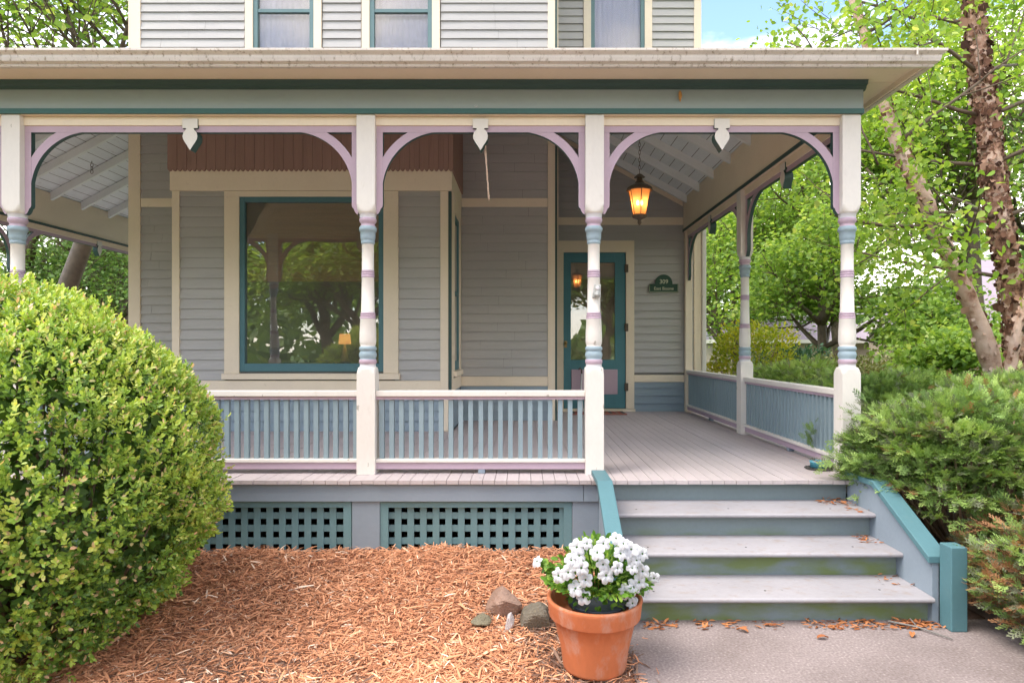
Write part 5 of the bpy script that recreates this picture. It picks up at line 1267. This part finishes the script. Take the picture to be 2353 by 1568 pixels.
for (tr_, i, d, ln, dp) in [(t1, 2, (.6, -.5, .5), .9, 2), (t1, 3, (-.5, .6, .3), .9, 2), (t1, 4, (-.9, -.2, .1), .9, 2), (t1, 4, (.8, .2, .2), 1.0, 2), (t1, 5, (-.9, .3, .15), 1.2, 2), (t1, 5, (.7, -.6, .3), .9, 2), (t1, 6, (-.9, .1, .25), 1.2, 2), (t1, 6, (.9, -.1, .3), 1.1, 2), (t1, 7, (-.8, -.3, .4), 1.2, 2), (t1, 7, (.8, .4, .3), 1.1, 2), (t1, 8, (-.8, .5, .4), 1.2, 2), (t1, 9, (.9, 0, .5), 1.1, 2), (t1, 9, (-.8, -.3, .5), 1.1, 2), (t1, 10, (0, 0, 1), 1.4, 3),
                        (t2, 4, (-.5, -.6, .3), .7, 1), (t2, 5, (-.8, .3, .1), .9, 2), (t2, 6, (-.7, -.3, .2), .9, 2), (t2, 7, (-.9, .2, .1), 1.0, 2), (t2, 7, (.7, -.3, .5), .9, 2), (t2, 8, (.5, .6, .4), 1.0, 2), (t2, 8, (-.8, .4, .2), 1.0, 2), (t2, 9, (-.95, -.1, .05), 1.3, 2), (t2, 10, (-.5, .6, .6), 1.1, 2), (t2, 11, (-.2, 0, 1), 1.2, 3), (t2, 9, (.8, .2, .5), 1.0, 2), (t1, 3, (.9, .5, .1), .9, 2), (t3, 3, (.3, -.4, .6), .5, 1), (t1, 4, (.2, .9, .3), 1.0, 2), (t1, 2, (.9, .2, .1), .9, 2)]:
    grow(tuple(tr_[i] - BO), d, ln, .022, dp, g, segs, tips, up=.0, spread=.75, nch=(2, 4))
def inporch(v): w_ = Vector(v) + BO; return (w_.x < 2.85 and 3.9 < w_.y < 9.2 and w_.z < 3.6) or w_.x < 2.45
segs = [q for q in segs if not any(inporch(v) for v in q[0])]; tips = [q for q in tips if not any(inporch(v) for v in q[0])]
m = MB()
for p, q in segs: m.tube([tuple(v) for v in p], q, 'branchbrown', 5)
m.build('branches', bir)
rng = np.random.default_rng(77); nt_ = len(tips); per = 46; A = np.array([[tuple(v) for v in t[0]] for t in tips]); ti = np.repeat(np.arange(nt_), per); n_ = len(ti)
u = rng.uniform(0, 3.999, n_); i0 = u.astype(int); f = (u - i0)[:, None]
P = A[ti, i0] * (1 - f) + A[ti, i0 + 1] * f + rng.normal(0, .11, (n_, 3)) + np.array((0, 0, -.04))
BLEAF = (np.array([(0, 0, 0), (.22, .30, .04), (.55, .30, .05), (1, 0, -.06), (.55, -.30, .05), (.22, -.30, .04)]), [(0, 1, 2, 3), (0, 3, 4, 5)])
leaf_mesh('crown', P, rng.normal(0, 1, (n_, 3)) * np.array((1, 1, .5)) + np.array((0, 0, -.6)), np.array((0, -.35, 1.)) + rng.normal(0, .6, (n_, 3)), rng.uniform(.045, .085, n_), BLEAF, 'leaf_birch', np.clip(rng.normal(.55, .22, n_), 0, 1), bir)

# ------------------------------------------------------------------ neighbours
def hip_house(name, label, cx_, cy_, w_, d_, z0, ze, zr_, roof, wall, windows=(), ang=0):
    root = tag(empty(name, (cx_, cy_, z0)), label, 'building', 'neighbouring buildings'); root.rotation_euler = (0, 0, ang)
    m = MB(); m.box(-w_ / 2, w_ / 2, -d_ / 2, d_ / 2, 0, ze - z0, wall); m.build('wall', root)
    e = .35; a, b = w_ / 2 + e, d_ / 2 + e; rl = max(.2, (w_ - d_) / 2); H0, H1 = ze - z0 - .05, zr_ - z0
    m = MB(); m.add([(-a, -b, H0), (a, -b, H0), (a, b, H0), (-a, b, H0), (-rl, 0, H1), (rl, 0, H1)], [(0, 3, 2, 1), (0, 1, 5, 4), (2, 3, 4, 5), (3, 0, 4), (1, 2, 5)], roof); m.build('roof', root)
    m = MB(); m.box(-a, a, -b - .02, -b, H0 - .15, H0 + .02, 'post'); m.box(-a - .02, -a, -b, b, H0 - .15, H0 + .02, 'post'); m.build('fascia', root)
    for (wx, wz, ww, wh) in windows:
        m = MB(); m.box(wx - ww / 2, wx + ww / 2, -d_ / 2 - .03, -d_ / 2 - .001, wz, wz + wh, 'post'); wi = m.build('window', root)
        m = MB(); m.box(wx - ww / 2 + .08, wx - .03, -d_ / 2 - .04, -d_ / 2 - .031, wz + .08, wz + wh - .08, 'dkplastic'); m.box(wx + .03, wx + ww / 2 - .08, -d_ / 2 - .04, -d_ / 2 - .031, wz + .08, wz + wh - .08, 'dkplastic'); m.build('pane', wi)
    return root
hip_house('garage', 'low garage with lavender shingled hip roof behind the maple', X(1835, 30), 32, 7.5, 4, -.66, 1.35, 3.1, 'garageroof', 'garagewall')
hip_house('neighbor_house', 'tan neighbour house with pale roof right of the corner post', 18.5, 25, 7, 5, -.66, 1.9, 4.4, 'garageroof', 'garagewall', [(-2.8, 1.75, .65, .6)])
# slatted shed roof
sh = tag(empty('shed', (8.3, 12.2, -.66)), 'low grey slatted shed behind the birch trunks', 'shed')
m = MB(); m.box(-.55, 2.6, .3, 1.6, 0, 1.05, 'slatwood'); m.build('wall', sh)
m = MB()
for k in range(9): z = 1.02 + k * .055; y = .12 + k * .09; m.box(-.65, 2.7, y, y + .10, z, z + .028, 'slatwood')
m.build('roof', sh)
# overhead wires behind the house corner: one thing each
for k, (pa, pb) in enumerate(((708, 712), (720, 728))):
    m = MB(); m.tube([(X(1500, 28), 28, Z(pa, 28)), (X(1620, 28), 28, Z(pa + 2, 28)), (X(1800, 28), 28, Z(pb, 28)), (X(2300, 28), 28, Z(pb - 20, 28))], .02, 'palegrey', 5)
    tag(m.build('cable'), ['upper pale overhead cable crossing behind the right porch posts', 'lower pale overhead cable crossing behind the right porch posts'][k], 'cable', 'overhead cables')

# ------------------------------------------------------------------ far woods (one mass) and trees across the street, seen only in the glass
rng = np.random.default_rng(99); n = 30000
t = rng.uniform(0, 2 * pi, n); rad = rng.uniform(42, 60, n); hgt = 5.5 + 2.5 * np.sin(t * 9) + 1.8 * np.sin(t * 23 + 1)
z = -.6 + hgt * rng.random(n) ** .8
P = np.stack([rad * np.cos(t), rad * np.sin(t) + 5, z], 1)
o = leaf_mesh('far_woods', P, rng.normal(0, 1, (n, 3)), rng.normal(0, 1, (n, 3)) + np.array((0, 0, .6)), rng.uniform(.7, 1.3, n), DIAM, 'leaf_dark', rng.uniform(0, 1, n)); tag(o, kind='stuff')
tb = tree('street_tree', 'tall tree across the street reflected at the left of the big window', (-9.5, -17, -.66), 3.5, 2.6, .3, 3, 16000, .26, 'leaf_maple', DIAM, 31, clump=.5, nlimb=7, group='trees across the street reflected in the windows')
for i, (x, y, a, lb) in enumerate([(-3.2, -20.5, 1.1, 'tall tree across the street reflected in the middle of the big window'), (4.5, -17.5, 2.3, 'tall tree across the street reflected in the door glass'), (-16, -18, 3.0, 'tall tree across the street reflected at the far left'), (11.5, -18.5, 4.0, 'tall tree across the street reflected in the right upstairs window'), (-6.5, -13.5, 5.0, 'nearest tree on the front lawn reflected in the big window')]):
    c = copy_tree(tb); c.location = (x, y, -.66); c.rotation_euler = (0, 0, a); c['label'] = lb
